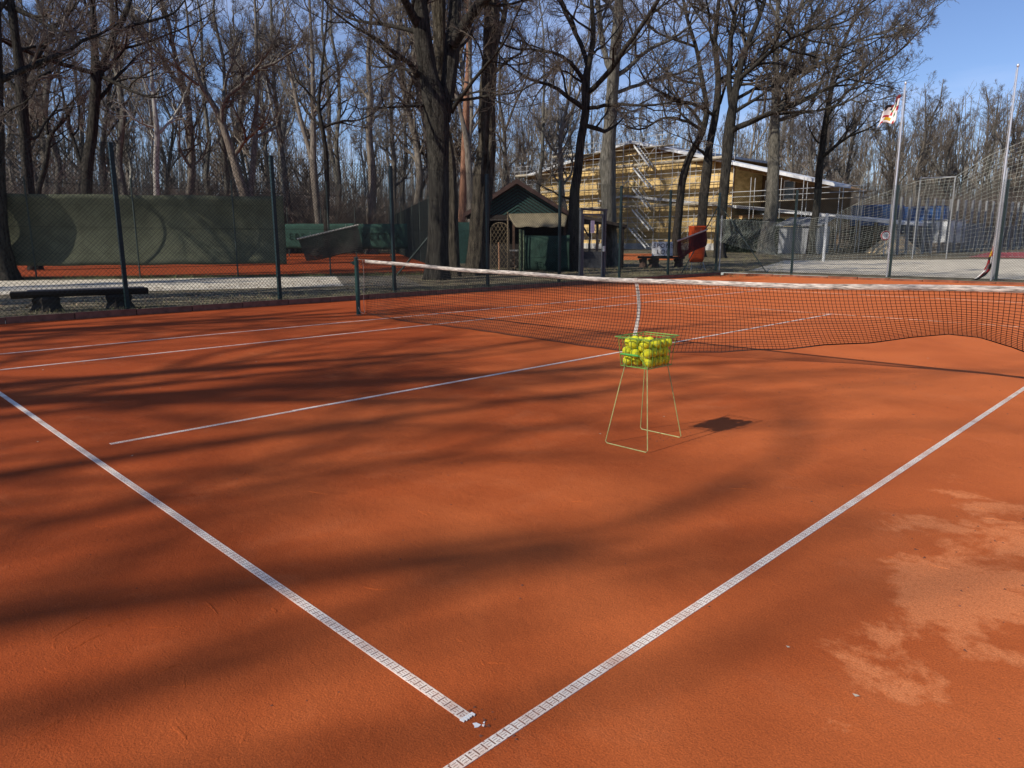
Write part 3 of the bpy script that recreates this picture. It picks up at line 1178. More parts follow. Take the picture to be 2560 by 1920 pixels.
hero('ivy_barked_tree', 'pale deeply furrowed trunk rising behind the forked oak', 27.4, 1136,
     [(1135, 640, 24), (1134, 480, 20), (1128, 380, 16), (1112, 290, 15), (1100, 224, 14), (1101, 112, 26), (1096, 0, 34)], 9, [], 12, BARK_ROB, TWIG,
     limbs=8, limb_len=4, sub=7, tw=7, fine=4, t_start=.55, rough=.12, k=28)
hero('robinia_tree', 'tall straight trunk with twisted fissured bark beside the hut', 28.6, 1192,
     [(1194, 650, 46), (1197, 598, 43), (1207, 448, 45), (1217, 374, 43), (1217, 262, 37), (1225, 150, 35), (1227, 37, 38), (1226, 0, 36)], 9,
     [([(1235, 120, 16), (1256, 60, 14), (1262, 0, 12)], 1.5, 4, 0), ([(1222, 200, 9), (1262, 150, 7), (1300, 140, 5)], 2, 1, 0)], 13, BARK_ROB, TWIG,
     limbs=9, limb_len=4.5, sub=7, tw=7, fine=4, t_start=.5, rough=.13, k=36)
hero('oak_tree', 'dark leaning bare oak in front of the hut veranda', 31.2, 1433,
     [(1433, 650, 34), (1434, 612, 31), (1437, 521, 27), (1434, 482, 24), (1447, 424, 22), (1448, 365, 21), (1459, 313, 20), (1466, 273, 20), (1461, 208, 22), (1470, 160, 15), (1484, 98, 13), (1478, 0, 10)], 7,
     [([(1468, 160, 13), (1450, 100, 12), (1429, 65, 11), (1397, 0, 9)], 1.0, 5, 0),
      ([(1466, 235, 13), (1488, 221, 13), (1515, 190, 13), (1540, 156, 13), (1570, 112, 12), (1599, 65, 11), (1651, 0, 9)], -2.0, 3, 0),
      ([(1462, 273, 13), (1440, 258, 12), (1423, 247, 11), (1377, 208, 9), (1330, 198, 7), (1290, 190, 5)], -1.5, 2, 0),
      ([(1460, 313, 11), (1488, 319, 12), (1510, 332, 10), (1535, 322, 6)], 1.5, 1, 0),
      ([(1470, 270, 10), (1510, 263, 9), (1553, 261, 8), (1625, 267, 6), (1716, 248, 4)], -3.0, 2, 0),
      ([(1459, 200, 12), (1440, 160, 10), (1405, 140, 9), (1370, 118, 7), (1300, 130, 5), (1240, 110, 4)], -2.5, 2, 0),
      ([(1430, 500, 6), (1400, 490, 4), (1370, 468, 3), (1335, 465, 2)], -1, .5, 0)],
     14, BARK_OAK, TWIG, limbs=10, limb_len=4.2, sub=8, tw=7, fine=4, t_start=.4, rough=.05, k=26, spread=(.7, 1.3))
hero('oak_tree', 'stout grey bare tree right of the hut with a knotted straight trunk', 36.0, 1528,
     [(1524, 640, 38), (1521, 521, 36), (1520, 456, 38), (1519, 404, 40), (1522, 365, 32), (1527, 293, 31), (1535, 163, 29), (1543, 65, 26), (1547, 0, 22)], 9,
     [([(1532, 205, 12), (1512, 150, 13), (1503, 90, 14), (1500, 30, 13), (1492, 0, 12)], 1.5, 6, 0),
      ([(1540, 190, 12), (1575, 172, 11), (1620, 120, 9), (1700, 90, 6)], 1.0, 2, 0),
      ([(1532, 235, 10), (1590, 215, 9), (1650, 190, 7), (1720, 180, 5)], 2.0, 2, 0)],
     15, BARK_BEECH, TWIG, limbs=10, limb_len=5, sub=8, tw=7, fine=4, t_start=.45, rough=.05, k=26)
hero('oak_tree', 'sinuous bent trunk behind the orange tub', 52, 1690,
     [(1690, 600, 22), (1694, 560, 20), (1700, 508, 19), (1705, 456, 18), (1718, 404, 17), (1738, 365, 17), (1758, 328, 15), (1768, 274, 13), (1752, 190, 11), (1738, 117, 9), (1712, 39, 8)], 7,
     [([(1758, 330, 8), (1720, 300, 8), (1660, 290, 6), (1600, 330, 5)], -3, 2, 0), ([(1740, 117, 7), (1690, 100, 6), (1620, 70, 5)], -2, 2, 0)],
     16, BARK_OAK, TWIG, limbs=12, limb_len=6.5, sub=8, tw=7, fine=3, t_start=.35, rscale=1.25, k=18, fine_r=.006)
hero('oak_tree', 'knobbly bare trunk just right of the bent one', 50, 1750,
     [(1750, 600, 24), (1756, 560, 23), (1759, 495, 23), (1768, 430, 25), (1774, 365, 18), (1786, 313, 18), (1796, 261, 17), (1800, 190, 14), (1790, 110, 12), (1800, 20, 9)], 7,
     [([(1790, 290, 9), (1745, 262, 8), (1690, 250, 6), (1620, 215, 5)], -4, 2, 0), ([(1765, 390, 8), (1742, 365, 6), (1728, 360, 4)], -1, 1, 0)],
     17, BARK_OAK, TWIG, limbs=12, limb_len=6.5, sub=8, tw=7, fine=3, t_start=.4, rscale=1.25, k=18, fine_r=.006)
hero('oak_tree', 'broad many stemmed bare oak standing before the timber building', 48, 1800,
     [(1797, 600, 26), (1802, 560, 24), (1805, 521, 24), (1814, 424, 24), (1820, 339, 28), (1832, 261, 21), (1843, 195, 17), (1860, 130, 14), (1874, 98, 13), (1900, 39, 11)], 7,
     [([(1828, 330, 14), (1855, 312, 14), (1881, 303, 14), (1933, 280, 12), (2005, 251, 10), (2063, 221, 8), (2110, 202, 6), (2180, 160, 4)], -4, 3, 0),
      ([(1830, 280, 14), (1822, 200, 13), (1826, 100, 11), (1842, 0, 9)], 1.5, 6, 2),
      ([(1846, 200, 12), (1890, 160, 11), (1950, 110, 9), (2030, 70, 7), (2110, 60, 5)], -3, 3, 0),
      ([(1835, 250, 9), (1900, 215, 8), (1980, 180, 7), (2080, 150, 5), (2200, 100, 3)], 3, 2, 0)],
     18, BARK_OAK, TWIG, limbs=14, limb_len=6.5, sub=8, tw=7, fine=4, t_start=.4, rscale=1.25, k=22, fine_r=.006)
hero('oak_tree', 'thick straight grey trunk before the dark hedge', 57, 1914,
     [(1915, 610, 36), (1920, 570, 33), (1930, 521, 31), (1936, 391, 27), (1938, 293, 23), (1941, 195, 15), (1940, 98, 12), (1946, 0, 9)], 6,
     [([(1942, 285, 14), (1962, 250, 13), (1979, 215, 12), (2000, 150, 11), (2011, 117, 10), (2024, 52, 8), (2060, 0, 6)], 2, 5, 2),
      ([(1950, 300, 9), (2000, 282, 8), (2080, 270, 6), (2150, 240, 4)], -3, 3, 0),
      ([(1985, 205, 8), (2050, 160, 8), (2120, 110, 6), (2200, 80, 4), (2290, 60, 3)], -4, 3, 0)],
     19, BARK_BEECH, TWIG, limbs=14, limb_len=7.5, sub=8, tw=7, fine=4, t_start=.4, rscale=1.3, k=20, fine_r=.0065)
hero('oak_tree', 'slender dark bare tree in front of the grey shed', 57.5, 2028,
     [(2027, 600, 18), (2035, 560, 17), (2042, 521, 17), (2049, 424, 17), (2062, 326, 14), (2072, 270, 12), (2085, 190, 10), (2110, 110, 8), (2140, 50, 6)], 4,
     [([(2052, 395, 9), (2080, 372, 8), (2120, 340, 6), (2170, 325, 4)], -2, 2, 0), ([(2068, 290, 8), (2110, 240, 7), (2170, 180, 5), (2250, 130, 4), (2305, 70, 3)], 2, 2, 0)],
     20, BARK_OAK, TWIG, limbs=9, limb_len=4.2, sub=7, tw=7, fine=4, t_start=.35, rscale=1.3, k=18, fine_r=.0065)
# --- left side
hero('oak_tree', 'massive trunk cut by the left edge of the picture', 30.5, -8,
     [(-6, 640, 62), (-10, 560, 50), (-14, 440, 44), (-18, 300, 42), (-22, 150, 38), (-24, 0, 34)], 10,
     [([(-8, 300, 9), (30, 268, 6), (70, 255, 4), (85, 235, 3)], -2, 1, 0)], 21, BARK_OAK, TWIG_RED, limbs=12, limb_len=5.5, sub=8, tw=7, fine=4, t_start=.3, k=30, flare=.8)
hero('oak_tree', 'tall dark trunk leaning left behind the olive windscreen', 38, 84,
     [(84, 600, 26), (79, 520, 25), (74, 486, 24), (65, 374, 23), (56, 262, 25), (50, 187, 25), (39, 112, 19), (31, 37, 19), (25, 0, 18)], 10,
     [([(64, 340, 10), (90, 360, 8), (110, 300, 6), (140, 280, 5)], 2, 1, 0), ([(35, 20, 14), (80, 38, 11), (110, 60, 9), (150, 75, 7), (200, 110, 5)], -2, 2, 0), ([(52, 210, 10), (100, 130, 10), (150, 55, 9), (185, 0, 8)], 3, 3, 0)],
     22, BARK_OAK, TWIG_RED, limbs=12, limb_len=5.0, sub=8, tw=7, fine=4, t_start=.3, k=22)
hero('oak_tree', 'dark forked oak with a long limb reaching left, behind the olive windscreen', 43, 216,
     [(216, 600, 30), (216, 504, 25), (218, 411, 26), (232, 336, 23), (237, 262, 23), (243, 187, 24), (236, 112, 15), (235, 0, 13)], 9,
     [([(244, 200, 18), (262, 150, 16), (280, 93, 15), (310, 45, 13), (325, 0, 11)], 1.5, 6, 2),
      ([(240, 184, 12), (179, 168, 11), (123, 149, 10), (56, 123, 9), (0, 101, 8), (-60, 60, 5)], -3, 3, 0),
      ([(248, 190, 9), (300, 213, 8), (340, 236, 6), (400, 250, 4)], -2, 2, 0),
      ([(285, 85, 9), (330, 62, 8), (380, 50, 7), (430, 40, 6), (455, 20, 4)], 1.5, 2, 0),
      ([(214, 430, 12), (190, 380, 9), (172, 310, 8), (160, 240, 6)], 1.0, 3, 0)],
     23, BARK_OAK, TWIG_RED, limbs=12, limb_len=5.5, sub=8, tw=7, fine=4, t_start=.35, k=24)
hero('crooked_tree', 'thin crooked trunk curling right behind the olive windscreen', 40, 84,
     [(86, 560, 13), (92, 490, 13), (105, 440, 12), (119, 400, 11), (121, 340, 10), (131, 325, 9), (150, 312, 8), (165, 304, 7), (175, 285, 5)], 1.2,
     [([(119, 335, 7), (108, 305, 5), (125, 285, 4), (160, 278, 3)], 1, 1, 0)], 24, BARK_OAK, TWIG_RED, limbs=6, limb_len=2.0, sub=6, tw=6, fine=3, t_start=.5, k=14)
hero('forked_tree', 'V forked bare tree rising behind the middle of the windscreen', 46, 622,
     [(620, 600, 30), (618, 505, 26), (599, 448, 22), (577, 374, 18), (558, 318, 17), (547, 288, 15), (520, 245, 12), (495, 209, 11), (483, 164, 9), (468, 93, 7), (462, 30, 5)], 3,
     [([(556, 318, 13), (552, 262, 10), (560, 248, 10), (600, 215, 9), (640, 172, 8), (690, 160, 6), (735, 130, 4)], -2, 2, 0),
      ([(624, 500, 18), (632, 420, 14), (636, 374, 13), (640, 300, 12), (644, 224, 10), (640, 112, 8), (636, 20, 6)], 1.5, 4, 2),
      ([(560, 255, 8), (558, 215, 7), (580, 160, 6), (600, 120, 4)], 2, 2, 0),
      ([(495, 212, 8), (460, 185, 7), (420, 150, 6), (375, 120, 4)], -1.5, 2, 0)],
     25, BARK_FOREST, TWIG, limbs=12, limb_len=5.0, sub=8, tw=7, fine=4, t_start=.35, k=18, rscale=1.2)
hero('slim_tree', 'pale slim trunk right of the second fence post', 58, 392,
     [(393, 600, 16), (392, 500, 14), (390, 400, 14), (394, 330, 13), (386, 270, 10), (378, 180, 8), (375, 80, 6)], 6,
     [([(394, 335, 7), (430, 300, 6), (450, 270, 5), (470, 220, 3)], 1, 2, 0)], 26, BARK_PALE, TWIG_GREY, limbs=12, limb_len=4.0, sub=7, tw=6, fine=3, t_start=.35, k=14, rscale=1.3)
hero('slim_tree', 'straight bare trunk above the hanging drag net', 56, 792,
     [(800, 600, 20), (797, 553, 19), (790, 480, 18), (784, 411, 17), (784, 336, 13), (783, 230, 11), (781, 100, 8)], 8,
     [([(786, 420, 13), (772, 370, 12), (756, 318, 11), (741, 255, 9), (730, 209, 8), (715, 120, 6)], 1, 5, 2)], 27, BARK_FOREST, TWIG_GREY, limbs=10, limb_len=4.0, sub=7, tw=6, fine=3, t_start=.4, k=14, rscale=1.3)
hero('slim_tree', 'dark slightly bent trunk directly behind the hanging drag net post', 50, 818,
     [(818, 600, 15), (816, 553, 14), (818, 470, 13), (815, 374, 12), (805, 318, 11), (796, 260, 9), (803, 200, 7)], 7,
     [([(806, 320, 7), (850, 300, 6), (900, 305, 4)], 0, 2, 0), ([(798, 262, 6), (770, 235, 6), (745, 200, 5), (735, 160, 4)], 1, 2, 0)], 28, BARK_OAK, TWIG, limbs=10, limb_len=4.0, sub=7, tw=6, fine=3, t_start=.4, k=14, rscale=1.2)
hero('forest_tree', 'stout grey forest trunk above the VETTER screen', 58, 928,
     [(930, 600, 26), (928, 542, 24), (932, 448, 20), (922, 336, 16), (926, 243, 15), (918, 150, 11), (926, 40, 8)], 6,
     [([(924, 290, 10), (950, 265, 9), (975, 215, 8), (990, 150, 6)], 1, 4, 0), ([(924, 250, 8), (905, 225, 7), (880, 205, 5)], 1, 2, 0)], 29, BARK_FOREST, TWIG_GREY, limbs=11, limb_len=4.5, sub=7, tw=6, fine=3, t_start=.4, k=16, rscale=1.3)
hero('slim_tree', 'smooth brown trunk seen between the oak and the fissured trunk', 44, 1176,
     [(1180, 620, 18), (1178, 540, 17), (1172, 420, 16), (1168, 360, 15), (1160, 320, 12), (1150, 280, 9)], 9,
     [([(1172, 370, 10), (1180, 280, 9), (1176, 180, 8), (1172, 60, 7)], 1, 5, 2)], 30, BARK_FOREST, TWIG, limbs=9, limb_len=4.0, sub=7, tw=6, fine=3, t_start=.5, k=14, rscale=1.2)
hero('pine_tree', 'reddish pine trunk showing behind the oak fork', 52, 1158,
     [(1152, 600, 20), (1155, 540, 18), (1160, 400, 16), (1168, 240, 15), (1174, 140, 14), (1174, 60, 13), (1172, 0, 12)], 6, [], 31, bark('pine_bark', (.2, .1, .065), (.3, .16, .1)), TWIG, limbs=6, limb_len=3.0, sub=6, tw=6, fine=3, t_start=.7, k=14, rscale=1.2)

# --- forest archetypes, then individuals that share their meshes
def proto(name, label, seed, H, r0, barkm, twigm, fork=False, **kw):
    rg = np.random.default_rng(seed)
    n = 9
    z = np.linspace(-.3, H, n)
    xy = np.cumsum(rg.normal(0, .38, (n, 2)) + rg.normal(0, .14, (1, 2)), 0)
    xy -= xy[0]
    P = np.concatenate([xy, z[:, None]], 1)
    rad = r0 * (1 - .85 * np.linspace(0, 1, n) ** 1.2)
    st = [(P, rad, 1)]
    if fork:
        i = 4
        a = rg.uniform(0, 6.28)
        Q_ = [P[i]]
        for s in range(1, 6):
            Q_.append(Q_[-1] + np.array([math.cos(a) * .9, math.sin(a) * .9, (H - z[i]) / 5.4]) + rg.normal(0, .2, 3))
        st.append((np.array(Q_), rad[i] * np.linspace(.8, .15, 6), 2))
    return make_tree(name, label, 'tree', (0, 0, 0), st, seed, barkm, twigm, k=12, **kw)


FG = 'bare trees of the wood'
protos = []
for i, (H, r0, bk, tg, fk, ll) in enumerate([(21, .26, BARK_FOREST, TWIG, True, 4.2), (23, .22, BARK_BEECH, TWIG_GREY, False, 3.6), (19, .2, BARK_BEECH, TWIG_RED, True, 4.0),
                                             (22, .24, BARK_FOREST, TWIG_GREY, False, 4.4), (17, .14, BARK_PALE, TWIG_GREY, True, 3.0), (20, .3, BARK_FOREST, TWIG_RED, True, 5.4)]):
    protos.append(proto('forest_tree', 'x', 50 + i, H, r0, bk, tg, fk, limbs=20, limb_len=ll, sub=7, tw=8, fine=3, t_start=.26 if i != 5 else .2,
                        spread=(.45, 1.0), trop=.1, rscale=1.12, fine_r=.0055, up=.7, flare=.5))

spread_oak = proto('oak_tree', 'x', 91, 19, .42, BARK_OAK, TWIG, True, limbs=15, limb_len=9.5, sub=6, tw=4, fine=0, t_start=.28, spread=(.75, 1.3), trop=.03, wig=.2, up=.5)

# where the trees of the wood stand: (px, distance, archetype, scale)
spots = []
rg = np.random.default_rng(5)


ORD = 'first second third fourth fifth sixth seventh eighth ninth tenth eleventh twelfth thirteenth fourteenth fifteenth sixteenth seventeenth eighteenth'.split()
ROW = {}


def band(px0, px1, n, d0, d1, h0, h1, label, kinds=(0, 1, 2, 3, 4, 5)):
    xs_ = np.linspace(px0, px1, n) + rg.normal(0, (px1 - px0) / n * .35, n)
    xs_ = np.sort(xs_)
    row = ('front', 'middle', 'back')[ROW.get(label, 0)]
    ROW[label] = ROW.get(label, 0) + 1
    where = label.split('of the wood ')[1]
    for i_, x in enumerate(xs_):
        k_ = int(rg.choice(kinds))
        look = ('forked brown', 'straight grey', 'grey forked', 'straight brown', 'slim pale', 'stout brown')[k_]
        spots.append((x, rg.uniform(d0, d1), k_, rg.uniform(h0, h1), f'{look} bare tree, {ORD[i_]} from left in the {row} row {where}'))


LB_L = 'bare tree of the wood behind the second court'
LB_C = 'bare tree of the wood behind hut and hall'
LB_R = 'bare tree of the wood behind the yard'
band(-80, 1120, 16, 60, 72, 1.0, 1.25, LB_L)
band(-80, 1150, 18, 74, 90, 1.0, 1.25, LB_L)
band(-80, 1250, 16, 94, 120, 1.0, 1.25, LB_L, (0, 1, 3, 4))
band(1130, 1420, 5, 58, 80, .95, 1.15, LB_C)
band(1150, 1980, 15, 98, 112, .95, 1.15, LB_C)
band(1200, 2000, 12, 116, 140, 1.0, 1.2, LB_C, (0, 1, 3, 4))
band(2010, 2330, 10, 90, 106, .74, .9, LB_R, (0, 2, 5, 5, 4))
band(2330, 2680, 10, 94, 110, .74, .88, LB_R, (0, 2, 5, 5))
band(2000, 2700, 14, 110, 135, .8, .95, LB_R, (0, 5, 2, 3))
first = [True] * 6
for x, d, k, s, lb in spots:
    q = stand(x, d)
    rz = rg.uniform(0, 6.28)
    sc = (s * rg.uniform(.9, 1.15), s * rg.uniform(.9, 1.15), s)
    grp = 'bare trees of the wood'
    if first[k]:
        first[k] = False
        o = protos[k]
        o.location = tuple(q)
        o.rotation_euler[2] = rz
        o.scale = sc
        o['label'] = lb
        o['group'] = grp
    else:
        copy_tree(protos[k], q, rz, sc, lb, grp)

# trees standing left of and behind the photographer: their branches shade the court
OFF = [(-21, -12.5, 5, 1.1, 1.0), (-15.5, -13, 0, 1.1, 2.0), (-18.5, -21, 1, 1.1, 3.0), (-16, -28, 6, 1.1, .4), (-11.5, -25, 6, 1.05, 2.2), (-6.8, -25.0, 6, 1.0, 4.1), (-2.9, -31, 6, 1.05, 5.3), (-8, -36, 3, 1.2, 1.0)]
protos.append(spread_oak)
first.append(True)
for x, y, k, s, rz in OFF:
    q = (x, y, ground_z(x, y))
    lb, gp_ = 'bare tree outside the picture whose branches shade the court', 'trees outside the picture'
    if first[k]:
        first[k] = False
        o = protos[k]
        o.location, o.rotation_euler[2], o.scale = q, rz, (s, s, s)
        o['label'], o['group'] = lb, gp_
    else:
        copy_tree(protos[k], q, rz, (s * 1.1, s * 1.1, s), lb, gp_)

# undergrowth: leafless brush between the trunks
def shrub(seed, H):
    rg2 = np.random.default_rng(seed)
    n = 26
    P = np.concatenate([rg2.normal(0, .5, (n, 2)), np.full((n, 1), -.1)], 1)
    D = nrm(np.concatenate([rg2.normal(0, .35, (n, 2)), np.ones((n, 1))], 1))
    L = rg2.uniform(.6, 1, n) * H
    a, r1 = grow(rg2, P, D, L, np.full(n, .022), 6, .12, .02, .3)
    p_, d_, l_, r_ = spawn(rg2, a, r1, L, 9, .15, 1, .4, 1.0, .25, .5, .6, .009, .4)
    b, r2 = grow(rg2, p_, d_, l_, r_ * 1.2, 4, .16, .03, .4)
    p_, d_, l2, r_ = spawn(rg2, b, r2, l_, 7, .15, 1, .4, 1.1, .3, .6, .7, .008, .2)
    c, r3 = grow(rg2, p_, d_, np.maximum(l2, .2), r_, 2, .16, .03, .5)
    Vv, Qq = cat_tubes([tubes_np(a, r1, 4), tubes_np(b, r2, 3), tubes_np(c, r3, 3)])
    return fastmesh('bare_shrub', Vv, Qq, TWIG_RED)


smesh = [shrub(80, 5.2), shrub(81, 6.6), shrub(82, 4.2)]
for i in range(190):
    if i < 110:
        x, d, lb = rg.uniform(-60, 1150), rg.uniform(58, 100), 'leafless brown shrub in the undergrowth behind the second court'
    elif i < 132:
        x, d, lb = rg.uniform(1120, 1560), rg.uniform(88, 110), 'leafless brown shrub in the undergrowth behind the hut'
    else:
        x, d, lb = rg.uniform(2020, 2640), rg.uniform(82, 104), 'leafless brown shrub in the undergrowth behind the gravel yard'
    q = stand(x, d)
    o = link('bare_shrub', smesh[i % 3], None, tuple(q), rg.uniform(0, 6.28))
    s = rg.uniform(.8, 1.3)
    o.scale = (s * 1.2, s * 1.2, s)
    tag(o, lb, 'shrub', 'wood: ' + lb)

# the depth of the wood, too far to tell its stems apart
rgw = np.random.default_rng(77)
nw = 2600
pw_ = np.array([stand(x, d) for x, d in zip(rgw.uniform(-250, 2900, nw), rgw.uniform(138, 210, nw))])
Dw = nrm(np.concatenate([rgw.normal(0, .05, (nw, 2)), np.ones((nw, 1))], 1))
Lw = rgw.uniform(12, 26, nw)
aw_, rw1 = grow(rgw, pw_ - np.array([0, 0, .3]), Dw, Lw, rgw.uniform(.08, .2, nw), 5, .04, .02, .3)
p_, d_, l_, r_ = spawn(rgw, aw_, rw1, Lw, 7, .12, 1, .3, .9, .12, .28, .5, .03, .5)
bw_, rw2 = grow(rgw, p_, d_, l_, r_, 3, .12, .05, .4)
p_, d_, l_, r_ = spawn(rgw, bw_, rw2, l_, 4, .15, 1, .4, 1.0, .35, .6, .6, .022, .3)
cw_, rw3 = grow(rgw, p_, d_, l_, r_, 1, .1, .03, .5)
Vv, Qq = cat_tubes([tubes_np(aw_, rw1, 3), tubes_np(bw_, rw2, 3), tubes_np(cw_, rw3, 3)])
tag(link('distant_wood', fastmesh('distant_wood', Vv, Qq, TWIG_GREY)), 'depth of the leafless wood beyond the nearer trees', 'wood', kind='stuff')
# ================================================================== BALL BASKET
GREENW = mat('green_wire', (.16, .36, .06), .4, .15, 20, spec=.5)
OLIVEW = mat('faded_olive_wire', (.36, .36, .13), .45, .2, 20, spec=.5)
BX, BY = 2.60, -3.515
ZB, ZT = 0.545, 0.735
bs = thing('ball_basket', 'green wire ball basket on four thin splayed wire legs', 'ball basket', (BX, BY, 0))
hb, ht, hr = (.114, .138), (.127, .155), (.142, .176)


def rect(hx, hy, z, n=0):
    return [(-hx, -hy, z), (hx, -hy, z), (hx, hy, z), (-hx, hy, z)]


for nm, h_, z, r in (('rim', hr, ZT + .012, .0036), ('upper_ring', ht, ZT, .0024), ('bottom_ring', hb, ZB, .003)):
    MB().tube(rect(*h_, z), r, 6, closed=True).build(nm, GREENW, bs)


def wall_wire(fx, fy):
    MB().tube([(fx * hb[0], fy * hb[1], ZB), (fx * ht[0], fy * ht[1], ZT), (fx * hr[0], fy * hr[1], ZT + .012)], .0019, 5).build('wire', GREENW, bs)


for t in np.linspace(-1, 1, 6):
    wall_wire(t, -1)
    wall_wire(t, 1)
for t in np.linspace(-1, 1, 8)[1:-1]:
    wall_wire(-1, t)
    wall_wire(1, t)
for t in np.linspace(-1, 1, 7)[1:-1]:
    MB().tube([(t * hb[0], -hb[1], ZB), (t * hb[0], hb[1], ZB)], .0019, 5).build('floor_wire', GREENW, bs)
for t in np.linspace(-1, 1, 9)[1:-1]:
    MB().tube([(-hb[0], t * hb[1], ZB - .003), (hb[0], t * hb[1], ZB - .003)], .0019, 5).build('floor_wire', GREENW, bs)


def leg_pts(y0, y1, xa, xb, ta, tb):
    P = [(ta, y1, ZB + .02), (ta, y1, ZB - .01)]
    for s in np.linspace(0, 1, 5)[1:-1]:
        P.append((ta + (xa - ta) * s, y1 + (y0 - y1) * s, ZB + (.012 - ZB) * s))
    P += [(xa, y0, .016), (xa + .012, y0, .004), (xb - .012, y0, .004), (xb, y0, .016)]
    for s in np.linspace(1, 0, 5)[1:-1]:
        P.append((tb + (xb - tb) * s, y1 + (y0 - y1) * s, ZB + (.012 - ZB) * s))
    P += [(tb, y1, ZB - .01), (tb, y1, ZB + .02)]
    return P


MB().tube(leg_pts(-.24, -.15, -.152, .198, -.075, .112), .0038, 7).build('leg_frame', OLIVEW, bs)
MB().tube(leg_pts(.242, .15, -.197, .152, -.112, .075), .0038, 7).build('leg_frame', OLIVEW, bs)
hd = MB().tube([(-.075, -.152, ZB + .0), (-.098, -.172, .632), (.062, -.172, .632), (.112, -.152, ZB)], .0035, 7).build('handle', GREENW, bs)
MB().tube([(-.09, -.172, .632), (.052, -.172, .632)], .0075, 10).build('grip', mat('bright_green_grip', (.1, .42, .08), .4, .05), hd)
hd = MB().tube([(-.075, .152, ZB), (-.06, .175, .632), (.075, .175, .632), (.075, .152, ZB)], .0035, 7).build('handle', GREENW, bs)
MB().tube([(-.055, .175, .632), (.07, .175, .632)], .0075, 10).build('grip', MATS['bright_green_grip'], hd)

# balls: shared mesh with a raised seam, settled by a little packing solve
BR = .034
rb = np.random.default_rng(3)
NB = 41
Pb = np.stack([rb.uniform(-.1, .1, NB), rb.uniform(-.12, .12, NB), ZB + BR + rb.uniform(0, .5, NB)], 1)
for it in range(1500):
    Pb[:, 2] -= .0012
    for _ in range(3):
        D = Pb[:, None] - Pb[None]
        dd = np.linalg.norm(D, axis=2) + np.eye(NB)
        ov = np.clip(2 * BR - dd, 0, None) * (1 - np.eye(NB))
        Pb += .5 * (D / dd[..., None] * ov[..., None]).sum(1) * .55
        f = np.clip((Pb[:, 2] - ZB) / (ZT - ZB), 0, 1)
        lx, ly = hb[0] + (ht[0] - hb[0]) * f - BR - .002, hb[1] + (ht[1] - hb[1]) * f - BR - .002
        Pb[:, 0] = np.clip(Pb[:, 0], -lx, lx)
        Pb[:, 1] = np.clip(Pb[:, 1], -ly, ly)
        Pb[:, 2] = np.maximum(Pb[:, 2], ZB + BR + .002)
Pb = Pb[Pb[:, 2] < ZT + .036]


def felt():
    m = mat('tennis_ball_felt', (.72, .69, .025), .95, .12, 45, .6, 900, c2=(.84, .82, .05), bdist=.002, spec=.1)
    n, l = m.node_tree.nodes, m.node_tree.links
    oi = n.new('ShaderNodeObjectInfo')
    b = n['Principled BSDF']
    src = b.inputs['Base Color'].links[0].from_socket
    hs = n.new('ShaderNodeHueSaturation')
    mr = n.new('ShaderNodeMapRange')
    mr.inputs['To Min'].default_value = .86
    mr.inputs['To Max'].default_value = 1.06
    l.new(oi.outputs['Random'], mr.inputs['Value'])
    l.new(mr.outputs[0], hs.inputs['Value'])
    l.new(src, hs.inputs['Color'])
    nt = n.new('ShaderNodeTexNoise')
    nt.inputs['Scale'].default_value = 22
    nt.inputs['Detail'].default_value = 5
    tcb = n.new('ShaderNodeTexCoord')
    l.new(tcb.outputs['Object'], nt.inputs['Vector'])
    rp = n.new('ShaderNodeValToRGB')
    rp.color_ramp.elements[0].position = .56
    rp.color_ramp.elements[1].position = .75
    rp.color_ramp.elements[1].color = (.55, .55, .55, 1)
    l.new(nt.outputs['Fac'], rp.inputs[0])
    mxb = n.new('ShaderNodeMixRGB')
    mxb.inputs[2].default_value = (.36, .2, .05, 1)
    l.new(rp.outputs[0], mxb.inputs[0])
    l.new(hs.outputs[0], mxb.inputs[1])
    l.new(mxb.outputs[0], b.inputs['Base Color'])
    return m


FELT = felt()
SEAM = mat('ball_seam_rubber', (.3, .33, .12), .7, .1)
me_b = bpy.data.meshes.new('felt')
import bmesh
bm = bmesh.new()
bmesh.ops.create_icosphere(bm, subdivisions=3, radius=BR)
bm.to_mesh(me_b)
bm.free()
me_b.polygons.foreach_set('use_smooth', [True] * len(me_b.polygons))
me_b.materials.append(FELT)
sp = []
for t in np.linspace(0, 2 * math.pi, 72, endpoint=False):
    a, b_ = .75, .25
    q = np.array([a * math.cos(t) + b_ * math.cos(3 * t), a * math.sin(t) - b_ * math.sin(3 * t), 2 * math.sqrt(a * b_) * math.sin(2 * t)])
    sp.append(q / np.linalg.norm(q) * BR * 1.002)
me_s = MB().tube(sp, .0011, 5, closed=True).mesh('seam', SEAM, True)
for q in Pb:
    o = thing('tennis_ball', 'yellow tennis ball in the heap inside the green wire basket', 'tennis ball', (BX + q[0], BY + q[1], q[2]), 0, 'tennis balls in the wire basket')
    o.rotation_euler = tuple(rb.uniform(0, 6.28, 3))
    link('felt_ball', me_b, o)
    link('seam', me_s, o)

